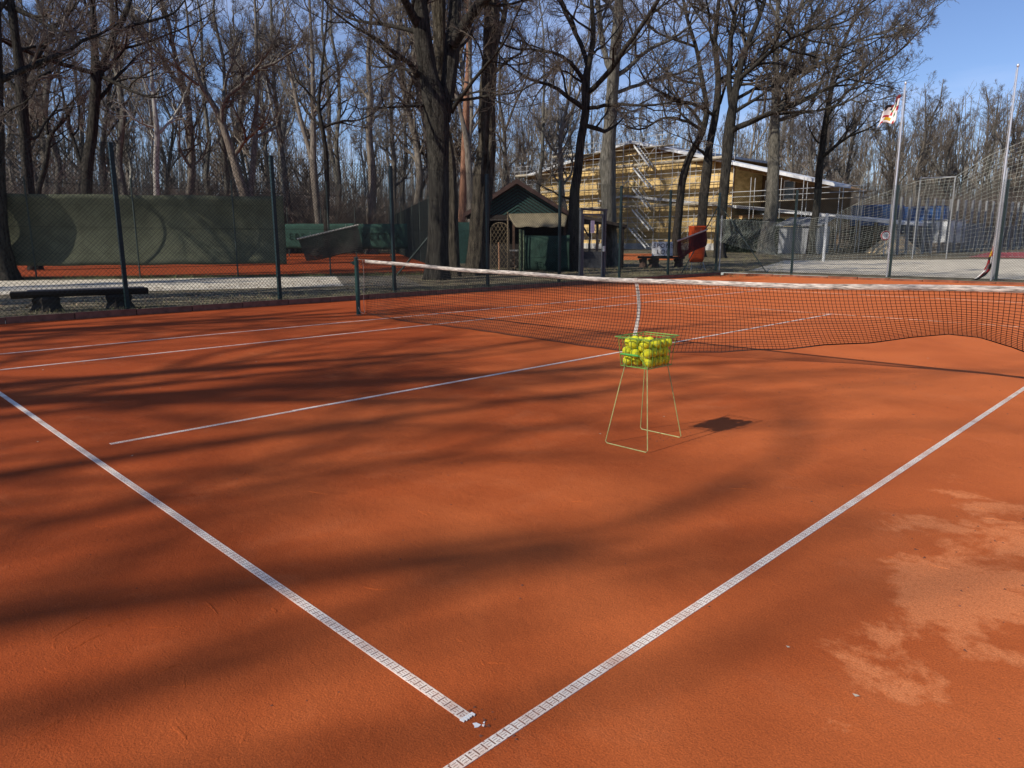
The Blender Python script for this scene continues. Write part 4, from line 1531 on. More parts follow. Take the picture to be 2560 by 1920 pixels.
# ================================================================== PLANE-FITTED FRAMES
class Wall:
    """vertical plane through two ground points; uv() turns a pixel into (along, z) on it, local y runs away from the camera"""
    def __init__(s, pxa, da, pxb, db):
        s.A, s.B = stand(pxa, da), stand(pxb, db)
        v = (s.B - s.A)[:2]
        s.L = float(np.linalg.norm(v))
        s.u = v / s.L
        s.rz = math.atan2(s.u[1], s.u[0])
        s.z0 = float(min(s.A[2], s.B[2]))

    def root(s, name, label, cat_):
        return thing(name, label, cat_, (s.A[0], s.A[1], s.z0), s.rz)

    def uv(s, px, py, off=0.0):
        n = np.array([-s.u[1], s.u[0]])
        o = s.A[:2] + n * off
        v = ray(px, py)
        Mx = np.array([[v[0], -s.u[0]], [v[1], -s.u[1]]])
        t, w = np.linalg.solve(Mx, o - CAM[:2])
        return float(w), float(CAM[2] + t * v[2] - s.z0)


# ================================================================== HUT
hw = Wall(1196, 34.0, 1417, 33.6)
hut = hw.root('kiosk_hut', 'small dark hut with green chevron boarded gable and beige awning', 'hut')
ROOFD = mat('dark_red_brown_roof', (.06, .032, .026), .75, .3, 8, .3, 30)
HGREEN = mat('dark_green_board', (.022, .06, .05), .5, .3, 10, spec=.4)
HDARK = mat('hut_interior_dark_wood', (.035, .028, .022), .8, .4, 8, .3, 30)
ua, za = hw.uv(1295, 451)
uR, zR = hw.uv(1421, 530)
sl = (za - zR) / (uR - ua)
uL = 2 * ua - uR
zE = zR
DH = 4.2
for sgn, uE_ in ((-1, uL), (1, uR)):
    mb = MB()
    o_ = .18
    e = uE_ + sgn * .15
    ze = zE - .15 * sl
    mb.prism([(ua, -.5, za), (e, -.5, ze), (e, -.5, ze - .12), (ua, -.5, za - .13)], (0, DH + .5, 0))
    mb.build('roof_slope', ROOFD, hut)
    mb = MB()
    mb.prism([(ua, -.545, za + .03), (e, -.545, ze + .03), (e, -.545, ze - .16), (ua, -.545, za - .17)], (0, .04, 0))
    mb.build('bargeboard', ROOFD, hut)
# chevron boards
nb = 9
pitch = (za - .16 - (zE - .05)) / nb
for k in range(nb):
    zc = za - .2 - pitch * k * 1.0
    for sgn in (-1, 1):
        half = (uR - ua) - .1
        zlow = zE - .1
        run = min(half, (zc - zlow) / sl)
        if run < .08:
            continue
        c0, c1 = (ua, zc), (ua + sgn * run, zc - sl * run)
        th = pitch * .55
        mb = MB()
        y = -.08
        poly = [(c0[0], y, c0[1]), (c1[0], y, c1[1]), (c1[0], y, c1[1] - th), (c0[0], y, c0[1] - th)]
        if sgn > 0:
            poly = poly[::-1]
        mb.prism(poly, (0, .05, 0))
        for i in (2, 3) if sgn < 0 else (0, 1):
            pass
        o = mb.build('gable_board', HGREEN, hut)
mb = MB()
mb.prism([(uL, .0, zE - .12), (uR, .0, zE - .12), (ua, .0, za - .2)], (0, .06, 0))
mb.build('gable_backing', HDARK, hut)
mb = MB()
mb.box(((uL + uR) / 2, -.05, zE - .2), (uR - uL + .1, .2, .18))
mb.build('lintel_beam', DARK, hut)
zw = zE - .25
for nm, c, d in (('side_wall', (uL + .1, DH / 2, zw / 2), (.1, DH - .3, zw)), ('side_wall', (uR - .1, DH / 2 + .5, zw / 2), (.1, DH - 1.3, zw)), ('back_wall', ((uL + uR) / 2, DH - .2, zw / 2), (uR - uL - .3, .1, zw)),
                 ('counter', ((uL + uR) / 2 + .3, .55, .55), (uR - uL - 1.0, .5, 1.1)), ('floor', ((uL + uR) / 2, DH / 2 - .1, .03), (uR - uL - .3, DH - .4, .14))):
    mb = MB()
    mb.box(c, d)
    mb.build(nm, HDARK, hut)
for u in (uL + .12, ua - .2, uR - .15):
    mb = MB()
    mb.box((u, .0, zw / 2), (.11, .11, zw))
    mb.build('front_post', mat('post_brown_wood', (.1, .06, .04), .8, .3), hut)
u0, z0 = hw.uv(1270, 535, -.3)
u1, z1 = hw.uv(1420, 533, -.3)
u2, z2 = hw.uv(1289, 568, -1.0)
u3, z3 = hw.uv(1412, 568, -1.0)
AWN = mat('beige_awning_cloth', (.2, .165, .105), .9, .15, 4, .2, 100)  # beige lowered in tone, the hut's deep shade put into the colour
n_ = 24
V_ = []
for j in range(5):
    t = j / 4
    for i in range(n_ + 1):
        s = i / n_
        a = np.array([u0 + (u1 - u0) * s, -.32, z0 + (z1 - z0) * s])
        b = np.array([u2 + (u3 - u2) * s, -1.0, z2 + (z3 - z2) * s])
        q = a * (1 - t) + b * t
        q[2] -= .06 * math.sin(math.pi * t) + .025 * math.sin(s * 19) * t
        V_.append(q)
V_ = np.array(V_)
Q_ = [(j * (n_ + 1) + i, j * (n_ + 1) + i + 1, (j + 1) * (n_ + 1) + i + 1, (j + 1) * (n_ + 1) + i) for j in range(4) for i in range(n_)]
aw = link('awning', fastmesh('awning', V_, np.array(Q_), AWN), hut)
sm = aw.modifiers.new('thick', 'SOLIDIFY')
sm.thickness = .02
# veranda to the right
ver = hut
v0u, v0z = hw.uv(1400, 527, .2)
v1u, v1z = hw.uv(1566, 563, .2)
mb = MB()
mb.prism([(v0u, -.35, v0z), (v1u, -.35, v1z), (v1u, -.35, v1z - .13), (v0u, -.35, v0z - .13)], (0, 3.4, 0))
mb.build('veranda_roof', DARK, hut)
for px in (1474, 1493, 1509, 1556):
    u, _ = hw.uv(px, 600, .3)
    zz = v0z + (v1z - v0z) * (u - v0u) / (v1u - v0u) - .1
    for yy in (.3,) if px != 1556 else (-.2, 2.8):
        mb = MB()
        mb.box((u, yy, zz / 2), (.11, .11, zz))
        if px == 1474:
            mb.tube([(u - .04, yy, zz - .75), (u - .42, yy, zz - .12)], .04, 5)
        mb.build('veranda_post', DARK, hut)
ub0, zb0 = hw.uv(1456, 628, .2)
ub1, _ = hw.uv(1516, 628, .2)
nb_ = 9
for k in range(nb_):
    mb = MB()
    mb.box((ub0 + (ub1 - ub0) * (k + .5) / nb_, .2, zb0 / 2), ((ub1 - ub0) / nb_ - .004, .03, zb0))
    mb.build('balustrade_board', mat('dark_grey_board', (.035, .037, .042), .7, .3), hut)

MB().box(((ub0 + ub1) / 2, .235, zb0 / 2), (ub1 - ub0, .03, zb0 - .02)).build('balustrade_backing', DARK, hut)
uv0, zv0 = hw.uv(1450, 546, .1)
uv1, zv1 = hw.uv(1516, 561, .1)
MB().box(((uv0 + uv1) / 2, .1, (zv0 + zv1) / 2), (uv1 - uv0, .05, zv0 - zv1)).build('valance', DARK, hut)

# green lettered screen before the hut, its deep shade darkened into the cloth colour
sa, sb = stand(1311, 31.4), stand(1424, 30.3)
sd = (sb - sa)[:2] / np.linalg.norm((sb - sa)[:2])
sn = np.array([sd[1], -sd[0]])
zt_ = z_pix(1360, 588, (sa + sb) / 2)
hs = banner('windscreen', 'shade-toned green cloth screen hung in front of the hut', sa, sb, .14, zt_, mat('shade_toned_hut_cloth', (.018, .042, .03), .9, .4, 2.5), .05, sn, 30, 8)
bpy.context.view_layer.update()
q = (sa + sb)[:2] / 2 + sn * .1
text_mesh('lettering', 'TENNIS', .3, LET, hs, facing(sd, (q[0], q[1], z_pix(1367, 660, q))), .003, spacing=1.2)
for px, d, h_, lab in ((1301, 31.3, 1.75, 'mossy grey wooden post at the left end of the hut screen'), (1309, 31.2, 1.7, 'thin dark post touching the left edge of the hut screen')):
    q = stand(px, d)
    mb = MB()
    mb.tube([(0, 0, -.2), (.01, 0, h_ * .5), (0, 0, h_)], [.075 if px == 1301 else .04, .07 if px == 1301 else .038, .06 if px == 1301 else .036], 9)
    o = mb.build('wooden_post', mat('mossy_wood', (.12, .15, .09), .9, .4, 9, .5, 40), None, tuple(q))
    tag(o, lab, 'post')
# arched trellis
tq = stand(1250, 30.8)
tr = thing('garden_trellis', 'brown arched lattice trellis leaning by the hut entrance', 'trellis', tq, math.atan2(CR[1], CR[0]))
TW = mat('trellis_wood', (.2, .15, .09), .85, .25, 9)
tw_, thh = .38, 1.72
arch = [(-tw_, 0, -.05), (-tw_, 0, thh)] + [(-tw_ * math.cos(a), 0, thh + .3 * math.sin(a)) for a in np.linspace(0, math.pi, 12)[1:-1]] + [(tw_, 0, thh), (tw_, 0, -.05)]
MB().tube(arch, .022, 6).build('frame', TW, tr)
MB().tube([(-tw_, 0, .08), (tw_, 0, .08)], .02, 6).build('frame', TW, tr)


def arch_h(x):
    return thh + .3 * math.sqrt(max(0, 1 - (x / tw_) ** 2))


for sgn in (-1, 1):
    for c_ in np.arange(-2.4, 2.4, .16):
        pts = []
        for z in np.linspace(.1, 2.0, 60):
            x = c_ + sgn * (z - 1.0) * .62
            if abs(x) < tw_ and z < arch_h(x):
                pts.append((x, .008 * sgn, z))
        if len(pts) > 3:
            a, b = np.array(pts[0]), np.array(pts[-1])
            mid = (a + b) / 2
            mb = MB()
            mb.box(mid, (np.linalg.norm(b - a), .008, .02), 0, 0, -math.atan2(b[2] - a[2], b[0] - a[0]))
            mb.build('slat', TW, tr)
q = stand(1270, 30.6)
tag(MB().tube([(0, 0, -.2), (0, 0, 2.45)], .035, 8).build('wooden_post', TW, None, tuple(q)), 'thin straight pole right of the arched trellis', 'post')
q = stand(1247, 28.0)
tag(MB().tube([(0, 0, -.2), (.02, 0, .6), (0, 0, 1.25)], [.03, .032, .025], 7).build('wooden_stake', mat('raw_stake_wood', (.34, .18, .1), .85, .3), None, tuple(q)), 'short raw wooden stake before the trellis', 'stake')
# slab table beside the trellis with a log pile under it
q = stand(1286, 31.6)
tb = thing('log_rack', 'dark log rack with pale slab top between trellis and screen', 'rack', q, math.atan2(CR[1], CR[0]))
mb = MB(); mb.box((0, 0, .86), (.55, .45, .06)); mb.build('slab_top', mat('pale_slab', (.34, .32, .28), .9, .2), tb)
for x in (-.24, .24):
    mb = MB(); mb.box((x, 0, .41), (.05, .4, .84)); mb.build('side_board', DARK, tb)
for i in range(4):
    for j in range(6):
        mb = MB(); mb.tube([(-.16 + .105 * i, -.2, .06 + .125 * j), (-.16 + .105 * i, .18, .06 + .125 * j)], .05 + rng.uniform(-.01, .003), 7); mb.build('log', WOODGREY if (i + j) % 3 == 0 else DARK, tb)
# green panel by the robinia
q = stand(1161, 38)
gp = thing('green_panel_door', 'dark green steel panel door between the two big trunks', 'door', q, math.atan2(CR[1], CR[0]))
mb = MB(); mb.box((0, 0, 1.1), (.98, .05, 2.1)); mb.build('panel', HGREEN, gp)
for x in (-.46, .46):
    mb = MB(); mb.box((x, 0, 1.08), (.08, .09, 2.24)); mb.build('frame_post', GREEN_POST, gp)
mb = MB(); mb.box((.32, -.05, 1.05), (.12, .05, .03)); mb.build('handle', STEEL, gp)

# ================================================================== GATE IN THE LEFT FENCE
GATEG = mat('slate_grey_gate_paint', (.06, .066, .074), .5, .2, 6, spec=.4)
gy0, gy1 = 11.08, 12.34
gt_ = thing('fence_gate', 'slate grey steel mesh gate with a white notice in the left fence', 'gate', (FX, (gy0 + gy1) / 2, .06), R(90))
hwid = (gy1 - gy0) / 2
for s in (-1, 1):
    mb = MB(); mb.box((s * hwid, 0, 1.12), (.09, .09, 2.5)); mb.build('gate_post', GATEG, gt_)
mb = MB(); mb.box((0, 0, 2.34), (2 * hwid + .14, .1, .07)); mb.build('lintel', GATEG, gt_)
mb = MB()
for s in (-1, 1):
    mb.box((s * (hwid - .11), 0, 1.12), (.05, .045, 2.16))
for z in (.06, 2.18):
    mb.box((0, .001, z), (2 * hwid - .27, .043, .05))
mb.build('leaf_frame', GATEG, gt_)
segs = []
for x in np.arange(-hwid + .15, hwid - .13, .05):
    segs.append([[x, 0, .09], [x, 0, 2.15]])
for z in np.arange(.1, 2.15, .05):
    segs.append([[-hwid + .14, .004, z], [hwid - .14, .004, z]])
pts = np.array(segs)
Vv, Qq = tubes_np(pts, np.full(pts.shape[:2], .0022), 3)
tag(link('welded_mesh', fastmesh('welded_mesh', Vv, Qq, GATEG, False), gt_), kind='stuff')
mb = MB(); mb.box((hwid - .1, -.06, 1.05), (.05, .09, .18)); mb.tube([(hwid - .1, -.11, 1.1), (hwid - .24, -.11, 1.1)], .01, 6); mb.build('lock', STEEL, gt_)
mb = MB(); mb.box((-.06, -.03, 1.78), (.2, .004, .4)); pp = mb.build('notice_sheet', mat('printed_paper', (.62, .64, .7), .7, .05), gt_)
mb = MB()
for k in range(11):
    mb.box((-.06, -.0345, 1.95 - .033 * k), (.15 - .03 * ((k * 7) % 3), .002, .008))
mb.build('notice_lines', mat('print_grey', (.3, .3, .33), .8), pp)

# ================================================================== BENCHES, SIGN, TUB, DRAG NETS
LOGD = mat('dark_log_wood', (.04, .033, .027), .9, .4, 5, .6, 25, stretch=(.3, 2, 2))
a, b = onground(118, 779), onground(298, 771)
ln = np.linalg.norm((b - a)[:2])
br = thing('log_bench', 'low dark half log bench on two log stumps left of the court', 'bench', ((a + b) / 2 * np.array([1, 1, 0]) + np.array([0, 0, .06])), math.atan2(b[1] - a[1], b[0] - a[0]))
for s in (-1, 1):
    V_, fs = [], []
    K_ = 14
    for iz, (zz, rr2) in enumerate(((-.06, .25), (.03, .23), (.14, .19), (.24, .2), (.29, .17))):
        for j in range(K_):
            a_ = 2 * math.pi * j / K_
            q_ = rr2 * (1 + .13 * math.sin(3 * a_ + s + iz * .5) + rng.normal(0, .05))
            V_.append((s * ln / 2 + q_ * 1.15 * math.cos(a_), q_ * .95 * math.sin(a_), zz))
    for iz in range(4):
        for j in range(K_):
            fs.append((iz * K_ + j, iz * K_ + (j + 1) % K_, (iz + 1) * K_ + (j + 1) % K_, (iz + 1) * K_ + j))
    fs.append(tuple(range(4 * K_, 5 * K_)))
    MB().add(V_, fs).build('log_stump', LOGD, br)
hl = ln / 2 + .55
prof_ = [(math.sin(t) * .2, .40 - .13 * max(0, math.cos(t))) for t in np.linspace(-math.pi / 2, math.pi / 2, 9)]
V_ = []
for x in np.linspace(-hl, hl, 9):
    for (yy, zz) in prof_:
        V_.append((x, yy + rng.normal(0, .006), zz + rng.normal(0, .006) if zz < .39 else zz))
W_ = len(prof_)
mb = MB()
fs = []
for i in range(8):
    for j in range(W_ - 1):
        a_ = i * W_ + j
        fs.append((a_, a_ + 1, a_ + W_ + 1, a_ + W_))
    fs.append((i * W_, i * W_ + W_, (i + 2) * W_ - 1, (i + 1) * W_ - 1))
fs.append(tuple(range(W_)))
fs.append(tuple(range(8 * W_, 9 * W_))[::-1])
mb.add(V_, fs)
mb.build('half_log_seat', LOGD, br)
mb = MB()
mb.box((.1, .0, .412), (2 * hl - .35, .34, .022))
mb.build('seat_plank', mat('grey_weathered_plank', (.12, .115, .12), .8, .3, 6, .3, 40, stretch=(.2, 3, 1)), br)

q = onground(1640, 668)
d2 = math.hypot(q[0] - CAM[0], q[1] - CAM[1])
b2 = thing('slab_bench', 'dark slab bench on rough stumps carrying the white board', 'bench', q, math.atan2(CR[1], CR[0]))
ppm2 = FPX / ((q - CAM) @ CF)
for x0, x1, z0_, z1_ in ((-.85, 1.3, .40, .5),):
    mb = MB()
    mb.box(((x0 + x1) / 2, 0, (z0_ + z1_) / 2), (x1 - x0, .42, z1_ - z0_), 0, 0, .01)
    mb.build('slab', LOGD, b2)
for x, w in ((-.62, .44), (-.12, .6), (1.05, .5)):
    mb = MB()
    mb.tube([(x, 0, -.1), (x + .02, 0, .2), (x - .01, 0, .40)], [w / 2, w / 2 * .75, w / 2 * .95], 9)
    mb.build('stump', mat('red_brown_stump', (.07, .042, .032), .9, .4, 7, .5, 30), b2)
# white hand lettered board standing on the bench
wr = np.array([CR[0], CR[1]]) / np.hypot(CR[0], CR[1])
sg = thing('hand_lettered_board', 'white hand lettered board reading SPONS LOU on the slab bench', 'sign', (q[0] + wr[0] * -.2, q[1] + wr[1] * -.2, q[2] + .5), math.atan2(CR[1], CR[0]) + R(0))
mb = MB(); mb.box((.46, -.02, .35), (.98, .03, .66), 0, R(-5)); mb.build('board', mat('white_sign_board', (.74, .71, .69), .7, .08, 6), sg)
mb = MB(); mb.box((.46, -.02, .012), (.98, .14, .05)); mb.build('foot_rail', DARK, sg)
bpy.context.view_layer.update()
INK = mat('brown_marker_ink', (.05, .02, .02), .8, .2)
for txt, z, x in (('SPONS', .49, .5), ('LOU', .2, .5)):
    mw = sg.matrix_world @ Matrix.Translation((x, -.0415 - (.35 - z) * .0875 , z)) @ Matrix.Rotation(R(85), 4, 'X')
    text_mesh('lettering', txt, .28, INK, sg, mw, .002, shear=.12, spacing=1.2, offset=.0)

# orange tub by the fence corner
q = stand(1741, 32.0)
tubr = thing('orange_tub', 'upright orange plastic tub on thin metal legs by the fence corner', 'tub', q, math.atan2(CR[1], CR[0]) + R(12))
ORG = mat('orange_plastic', (.6, .075, .012), .45, .12, 5, spec=.4)
V_, fs = [], []
rings = [(.36, .27, .14), (.55, .31, .17), (1.0, .325, .2), (1.5, .335, .23), (1.82, .34, .25), (1.86, .36, .27), (1.83, .31, .22), (1.2, .29, .17), (.6, .27, .12)]
K = 28
for z, hx, hy in rings:
    for j in range(K):
        a_ = 2 * math.pi * j / K
        c_, s_ = math.cos(a_), math.sin(a_)
        e = 2 / 4.5
        V_.append((hx * math.copysign(abs(c_) ** e, c_), hy * math.copysign(abs(s_) ** e, s_), z))
for i in range(len(rings) - 1):
    for j in range(K):
        fs.append((i * K + j, i * K + (j + 1) % K, (i + 1) * K + (j + 1) % K, (i + 1) * K + j))
fs.append(tuple(range(K))[::-1])
fs.append(tuple(range((len(rings) - 1) * K, len(rings) * K)))
MB().add(V_, fs).build('tub_shell', ORG, tubr, smooth=True)
for sx in (-1, 1):
    for sy in (-1, 1):
        mb = MB()
        mb.tube([(sx * .24, sy * .1, .4), (sx * .34, sy * .22, -.02)], .013, 7)
        mb.build('leg', STEEL, tubr)
mb = MB(); mb.tube([(-.3, -.18, .16), (.3, -.18, .16)], .01, 6); mb.build('leg_brace', STEEL, tubr)
mb = MB(); mb.tube([(-.44, -.31, 1.89), (.44, -.31, 1.89)], .014, 6); mb.build('rim_bar', DARK, tubr)


def drag_net(label, P, m_net, m_bat, rootz, pitch=.05, r=.004, rows=2):
    """P: four world corners TL,TR,BR,BL of the hanging net"""
    P = [np.asarray(x, float) for x in P]
    base = np.array([*(P[0] + P[1])[:2] / 2, rootz])
    t = thing('drag_net', label, 'drag net', base)
    P = [x - base for x in P]
    nu = int(np.linalg.norm(P[1] - P[0]) / pitch)
    nv = int(np.linalg.norm(P[3] - P[0]) / pitch)
    rg_ = np.random.default_rng(nu)
    S_, T_ = np.meshgrid(np.linspace(0, 1, nu + 1), np.linspace(0, 1, nv + 1))
    G = ((1 - S_) * (1 - T_))[..., None] * P[0] + (S_ * (1 - T_))[..., None] * P[1] + (S_ * T_)[..., None] * P[2] + ((1 - S_) * T_)[..., None] * P[3]
    G[..., 2] -= .03 * np.sin(S_ * 7) * T_
    nrmv = np.cross(P[1] - P[0], P[3] - P[0])
    nrmv = nrmv / np.linalg.norm(nrmv)
    G += nrmv * (.05 * np.sin(S_ * 9 + T_ * 4) * T_)[..., None]
    parts = [tubes_np(G, np.full(G.shape[:2], r * 1.6), 3), tubes_np(np.transpose(G, (1, 0, 2)), np.full(G.shape[1::-1], r), 3)]
    G2 = G + nrmv * .03 + np.array([0, 0, -pitch / 2])
    parts.append(tubes_np(G2, np.full(G.shape[:2], r * 1.6), 3))
    Vv, Qq = cat_tubes(parts)
    tag(link('netting', fastmesh('netting', Vv, Qq, m_net), t), kind='stuff')
    mb = MB()
    e = (P[1] - P[0]) / np.linalg.norm(P[1] - P[0]) * .06
    mb.tube([P[0] - e, P[1] + e], .032, 8)
    mb.build('batten', m_bat, t)
    for s in (.2, .8):
        c_ = P[0] + (P[1] - P[0]) * s
        mb = MB()
        mb.tube([c_ + np.array([0, 0, .14]), c_], .008, 5)
        mb.build('hanging_cord', m_bat, t)
    return t


def on_f2(px, py, off):
    o = f2[0][:2] + F2N * off
    v = ray(px, py)
    t, s = np.linalg.solve(np.array([[v[0], -F2D[0]], [v[1], -F2D[1]]]), o - CAM[:2])
    return CAM + v * t


def on_x(px, py, X):
    v = ray(px, py)
    return CAM + v * ((X - CAM[0]) / v[0])


def on_y(px, py, Y):
    v = ray(px, py)
    return CAM + v * ((Y - CAM[1]) / v[1])


DN1 = mat('grey_brown_drag_net_cord', (.06, .052, .045), .9, .3)
DN2 = mat('dark_red_drag_net_cord', (.06, .022, .024), .9, .3)
drag_net('grey drag net slung askew on the second fence', [on_f2(746, 597, -.06), on_f2(893, 563, -.06), on_f2(908, 624, -.1), on_f2(766, 650, -.1)], DN1, mat('pale_batten', (.32, .29, .25), .8, .2), .1, .06, .0105)
drag_net('dark red drag net slung askew over the orange tub', [on_x(1695, 602, FX + .1), on_x(1766, 575, FX + .1), on_x(1767, 612, FX + .14), on_x(1696, 645, FX + .14)], DN2, mat('pale_batten', (.32, .29, .25)), .06, .045, .009)

# ================================================================== FLAGS
ALU = mat('pale_aluminium_pole', (.62, .63, .65), .35, .06, 4, metal=.5)
FCOL = [mat('flag_red', (.45, .03, .04), .8, .1), mat('flag_white', (.8, .78, .76), .8, .06), mat('flag_black', (.02, .018, .02), .8, .1), mat('flag_green', (.05, .16, .06), .8, .1),
        mat('flag_yellow', (.65, .4, .03), .8, .1), mat('flag_maroon', (.16, .02, .02), .8, .1)]


def flag_mesh(name, G, rows):
    """G (nv,nu,3); rows: list of strings of colour letters, top to bottom"""
    key = {'r': 0, 'w': 1, 'b': 2, 'g': 3, 'y': 4, 'm': 5}
    nv, nu, _ = G.shape
    V_ = G.reshape(-1, 3)
    Q_, mi = [], []
    for j in range(nv - 1):
        row = rows[min(len(rows) - 1, int(j / (nv - 1) * len(rows)))]
        for i in range(nu - 1):
            a_ = j * nu + i
            Q_.append((a_, a_ + 1, a_ + nu + 1, a_ + nu))
            mi.append(key[row[min(len(row) - 1, int(i / (nu - 1) * len(row)))]])
    me = fastmesh(name, V_, np.array(Q_), FCOL[0])
    for m in FCOL[1:]:
        me.materials.append(m)
    me.polygons.foreach_set('material_index', mi)
    me.update()
    return me


def flag_pole(x, ytop, label, flag_label, kind):
    base = np.array([x, FY + .16, ground_z(x, FY + .16)])
    t = thing('flag_pole', label, 'flag pole', base)
    H = ytop - base[2]
    MB().tube([(0, 0, -.2), (0, 0, H * .5), (0, 0, H)], [.031, .029, .024], 14).build('pole', ALU, t)
    bmq = MB()
    bmq.tube([(0, 0, H), (0, 0, H + .03), (0, 0, H + .05), (0, 0, H + .09), (0, 0, H + .12)], [.012, .035, .045, .035, .008], 12)
    bmq.build('finial_ball', ALU, t, smooth=True)
    MB().tube([(-.045, -.03, .9), (-.05, -.035, H * .5), (-.035, -.02, H - .05)], .005, 5).build('halyard', mat('halyard_rope', (.55, .53, .5), .8), t)
    return base


T1 = on_y(2267, 212, FY + .16)
base1 = flag_pole(-3.52, T1[2], 'tall pale flagpole flying a patchwork flag at the far fence', '', 0)
T2 = on_y(2536, 170, FY + .16)
base2 = flag_pole(-.33, T2[2], 'tall pale flagpole with its flag lowered to the ground', '', 1)
yf = FY + .12
C_ = [on_y(2253, 236, yf), on_y(2216, 272, yf), on_y(2189, 316, yf), on_y(2240, 303, yf)]      # hoist top, fly top, fly bottom, hoist bottom
nu, nv = 25, 19
S_, T_ = np.meshgrid(np.linspace(0, 1, nu), np.linspace(0, 1, nv))
G = ((1 - S_) * (1 - T_))[..., None] * C_[0] + (S_ * (1 - T_))[..., None] * C_[1] + (S_ * T_)[..., None] * C_[2] + ((1 - S_) * T_)[..., None] * C_[3]
G[..., 1] -= .16 * np.sin(S_ * 8 + T_ * 2.5) * S_ ** .6
G[..., 2] += .05 * np.sin(S_ * 9 + T_ * 3)
fb = G[0, 0].copy()
f1 = link('flag', flag_mesh('flag', G - fb, ['mmmmbb', 'wbwwbwbw', 'wgygwwww', 'rwwrwwwr', 'wgwwrrww', 'wwwyywww', 'wrwwwrww']), None, tuple(fb))
m = f1.modifiers.new('thick', 'SOLIDIFY'); m.thickness = .004
tag(f1, 'small patchwork flag in red, white, green and yellow blowing left', 'flag')
pl = [(2487, 596, 4), (2483, 622, 7), (2478, 642, 10), (2474, 660, 13), (2464, 680, 18), (2452, 693, 20), (2436, 702, 16)]
L_, Rr_ = [], []
for x, y, w in pl:
    L_.append(on_y(x - w / 2, y, FY + .22))
    Rr_.append(on_y(x + w / 2, y - w * .15, FY + .3))
L_, Rr_ = np.array(L_), np.array(Rr_)
ts = np.linspace(0, 6, 25)
L2 = np.stack([np.interp(ts, range(7), L_[:, k]) for k in range(3)], 1)
R2 = np.stack([np.interp(ts, range(7), Rr_[:, k]) for k in range(3)], 1)
S_ = np.linspace(0, 1, 13)
G = L2[:, None] * (1 - S_)[None, :, None] + R2[:, None] * S_[None, :, None]
G[..., 1] += .09 * np.sin(S_ * 15)[None] * np.linspace(.3, 1, 25)[:, None] + .05 * np.sin(ts * 2)[:, None]
G[..., 2] = np.maximum(G[..., 2], .085)
fb = G[0, 0].copy()
f2o = link('flag', flag_mesh('flag', G - fb, ['www', 'rwr', 'yyr', 'bbw', 'rrw', 'rwb', 'wwr', 'wrb', 'wwb', 'bmb']), None, tuple(fb))
m = f2o.modifiers.new('thick', 'SOLIDIFY'); m.thickness = .004
tag(f2o, 'lowered flag hanging crumpled to the ground by the right flagpole', 'flag')

# ================================================================== BALL STOP NET BEHIND THE FAR FENCE
bsn = thing('ball_stop_net', 'coarse pale ball stop net sagging behind the far fence', 'ball net', (0, 0, 0))
NY = FY + .75
tp = [(1800, 548), (1950, 556), (2081, 540), (2160, 500), (2297, 452), (2388, 442), (2480, 385), (2580, 345), (2700, 300)]
bt = [(1800, 600), (1850, 614), (1950, 645), (2050, 652), (2240, 648), (2480, 640), (2700, 645)]
tx = np.array([on_y(x, y, NY) for x, y in tp])
bx_ = np.array([on_y(x, y, NY) for x, y in bt])
X_ = np.arange(tx[0, 0], 4.2, .15)
zt_c, zb_c = np.interp(X_, tx[:, 0], tx[:, 2]), np.interp(X_, bx_[:, 0], bx_[:, 2])
nr = 26
T_ = np.linspace(0, 1, nr)
G = np.zeros((len(X_), nr, 3))
G[..., 0] = X_[:, None] + .18 * np.sin(T_ * 5 + X_[:, None] * 1.3) * T_ - .25 * np.sin(T_ * 3.1) * np.clip((X_ + 3) / 4, 0, 1)[:, None]
G[..., 1] = NY + .18 * np.sin(X_[:, None] * 1.9 + T_ * 4) * np.sin(math.pi * T_ * .6)
G[..., 2] = zt_c[:, None] * (1 - T_) + zb_c[:, None] * T_ + .07 * np.sin(X_[:, None] * 2.3 + T_ * 6) * np.sin(math.pi * T_)
NETW = mat('pale_green_net_cord', (.42, .45, .39), .8, .15)
Vv, Qq = cat_tubes([tubes_np(G, np.full(G.shape[:2], .004), 3), tubes_np(np.transpose(G, (1, 0, 2)), np.full(G.shape[1::-1], .004), 3)])
tag(link('netting', fastmesh('netting', Vv, Qq, NETW), bsn), kind='stuff')
tt = G[:, 0][None]
Vv, Qq = tubes_np(tt, np.full(tt.shape[:2], .006), 5)
link('top_cable', fastmesh('top_cable', Vv, Qq, NETW), bsn)
for px0, px1, yy in ((2484, 2507, 428), (1797, 1803, 545)):
    a_, b_ = on_y(px0, 690, NY + .05), on_y(px1, yy, NY + .05)
    MB().tube([(a_[0], NY + .05, -.1), (a_[0], NY + .05, b_[2] + .1)], .03, 9).build('net_pole', STEEL, bsn)
MB().tube([(3.9, NY + .05, -.1), (3.9, NY + .05, 7.4)], .04, 9).build('net_pole', STEEL, bsn)
q = onground(2058, 654)
wp = thing('speckled_pole', 'short speckled white pole at the near edge of the gravel yard', 'pole', q)
hh = at(2064, 534, math.hypot(*(q - CAM)[:2]))[2] - q[2]
MB().tube([(0, 0, -.2), (0, 0, hh)], .075, 12).build('tube', mat('speckled_white_paint', (.5, .5, .5), .7, .5, 14), wp)
MB().tube([(0, 0, hh), (0, 0, hh + .03)], [.08, .03], 12).build('cap', STEEL, wp)

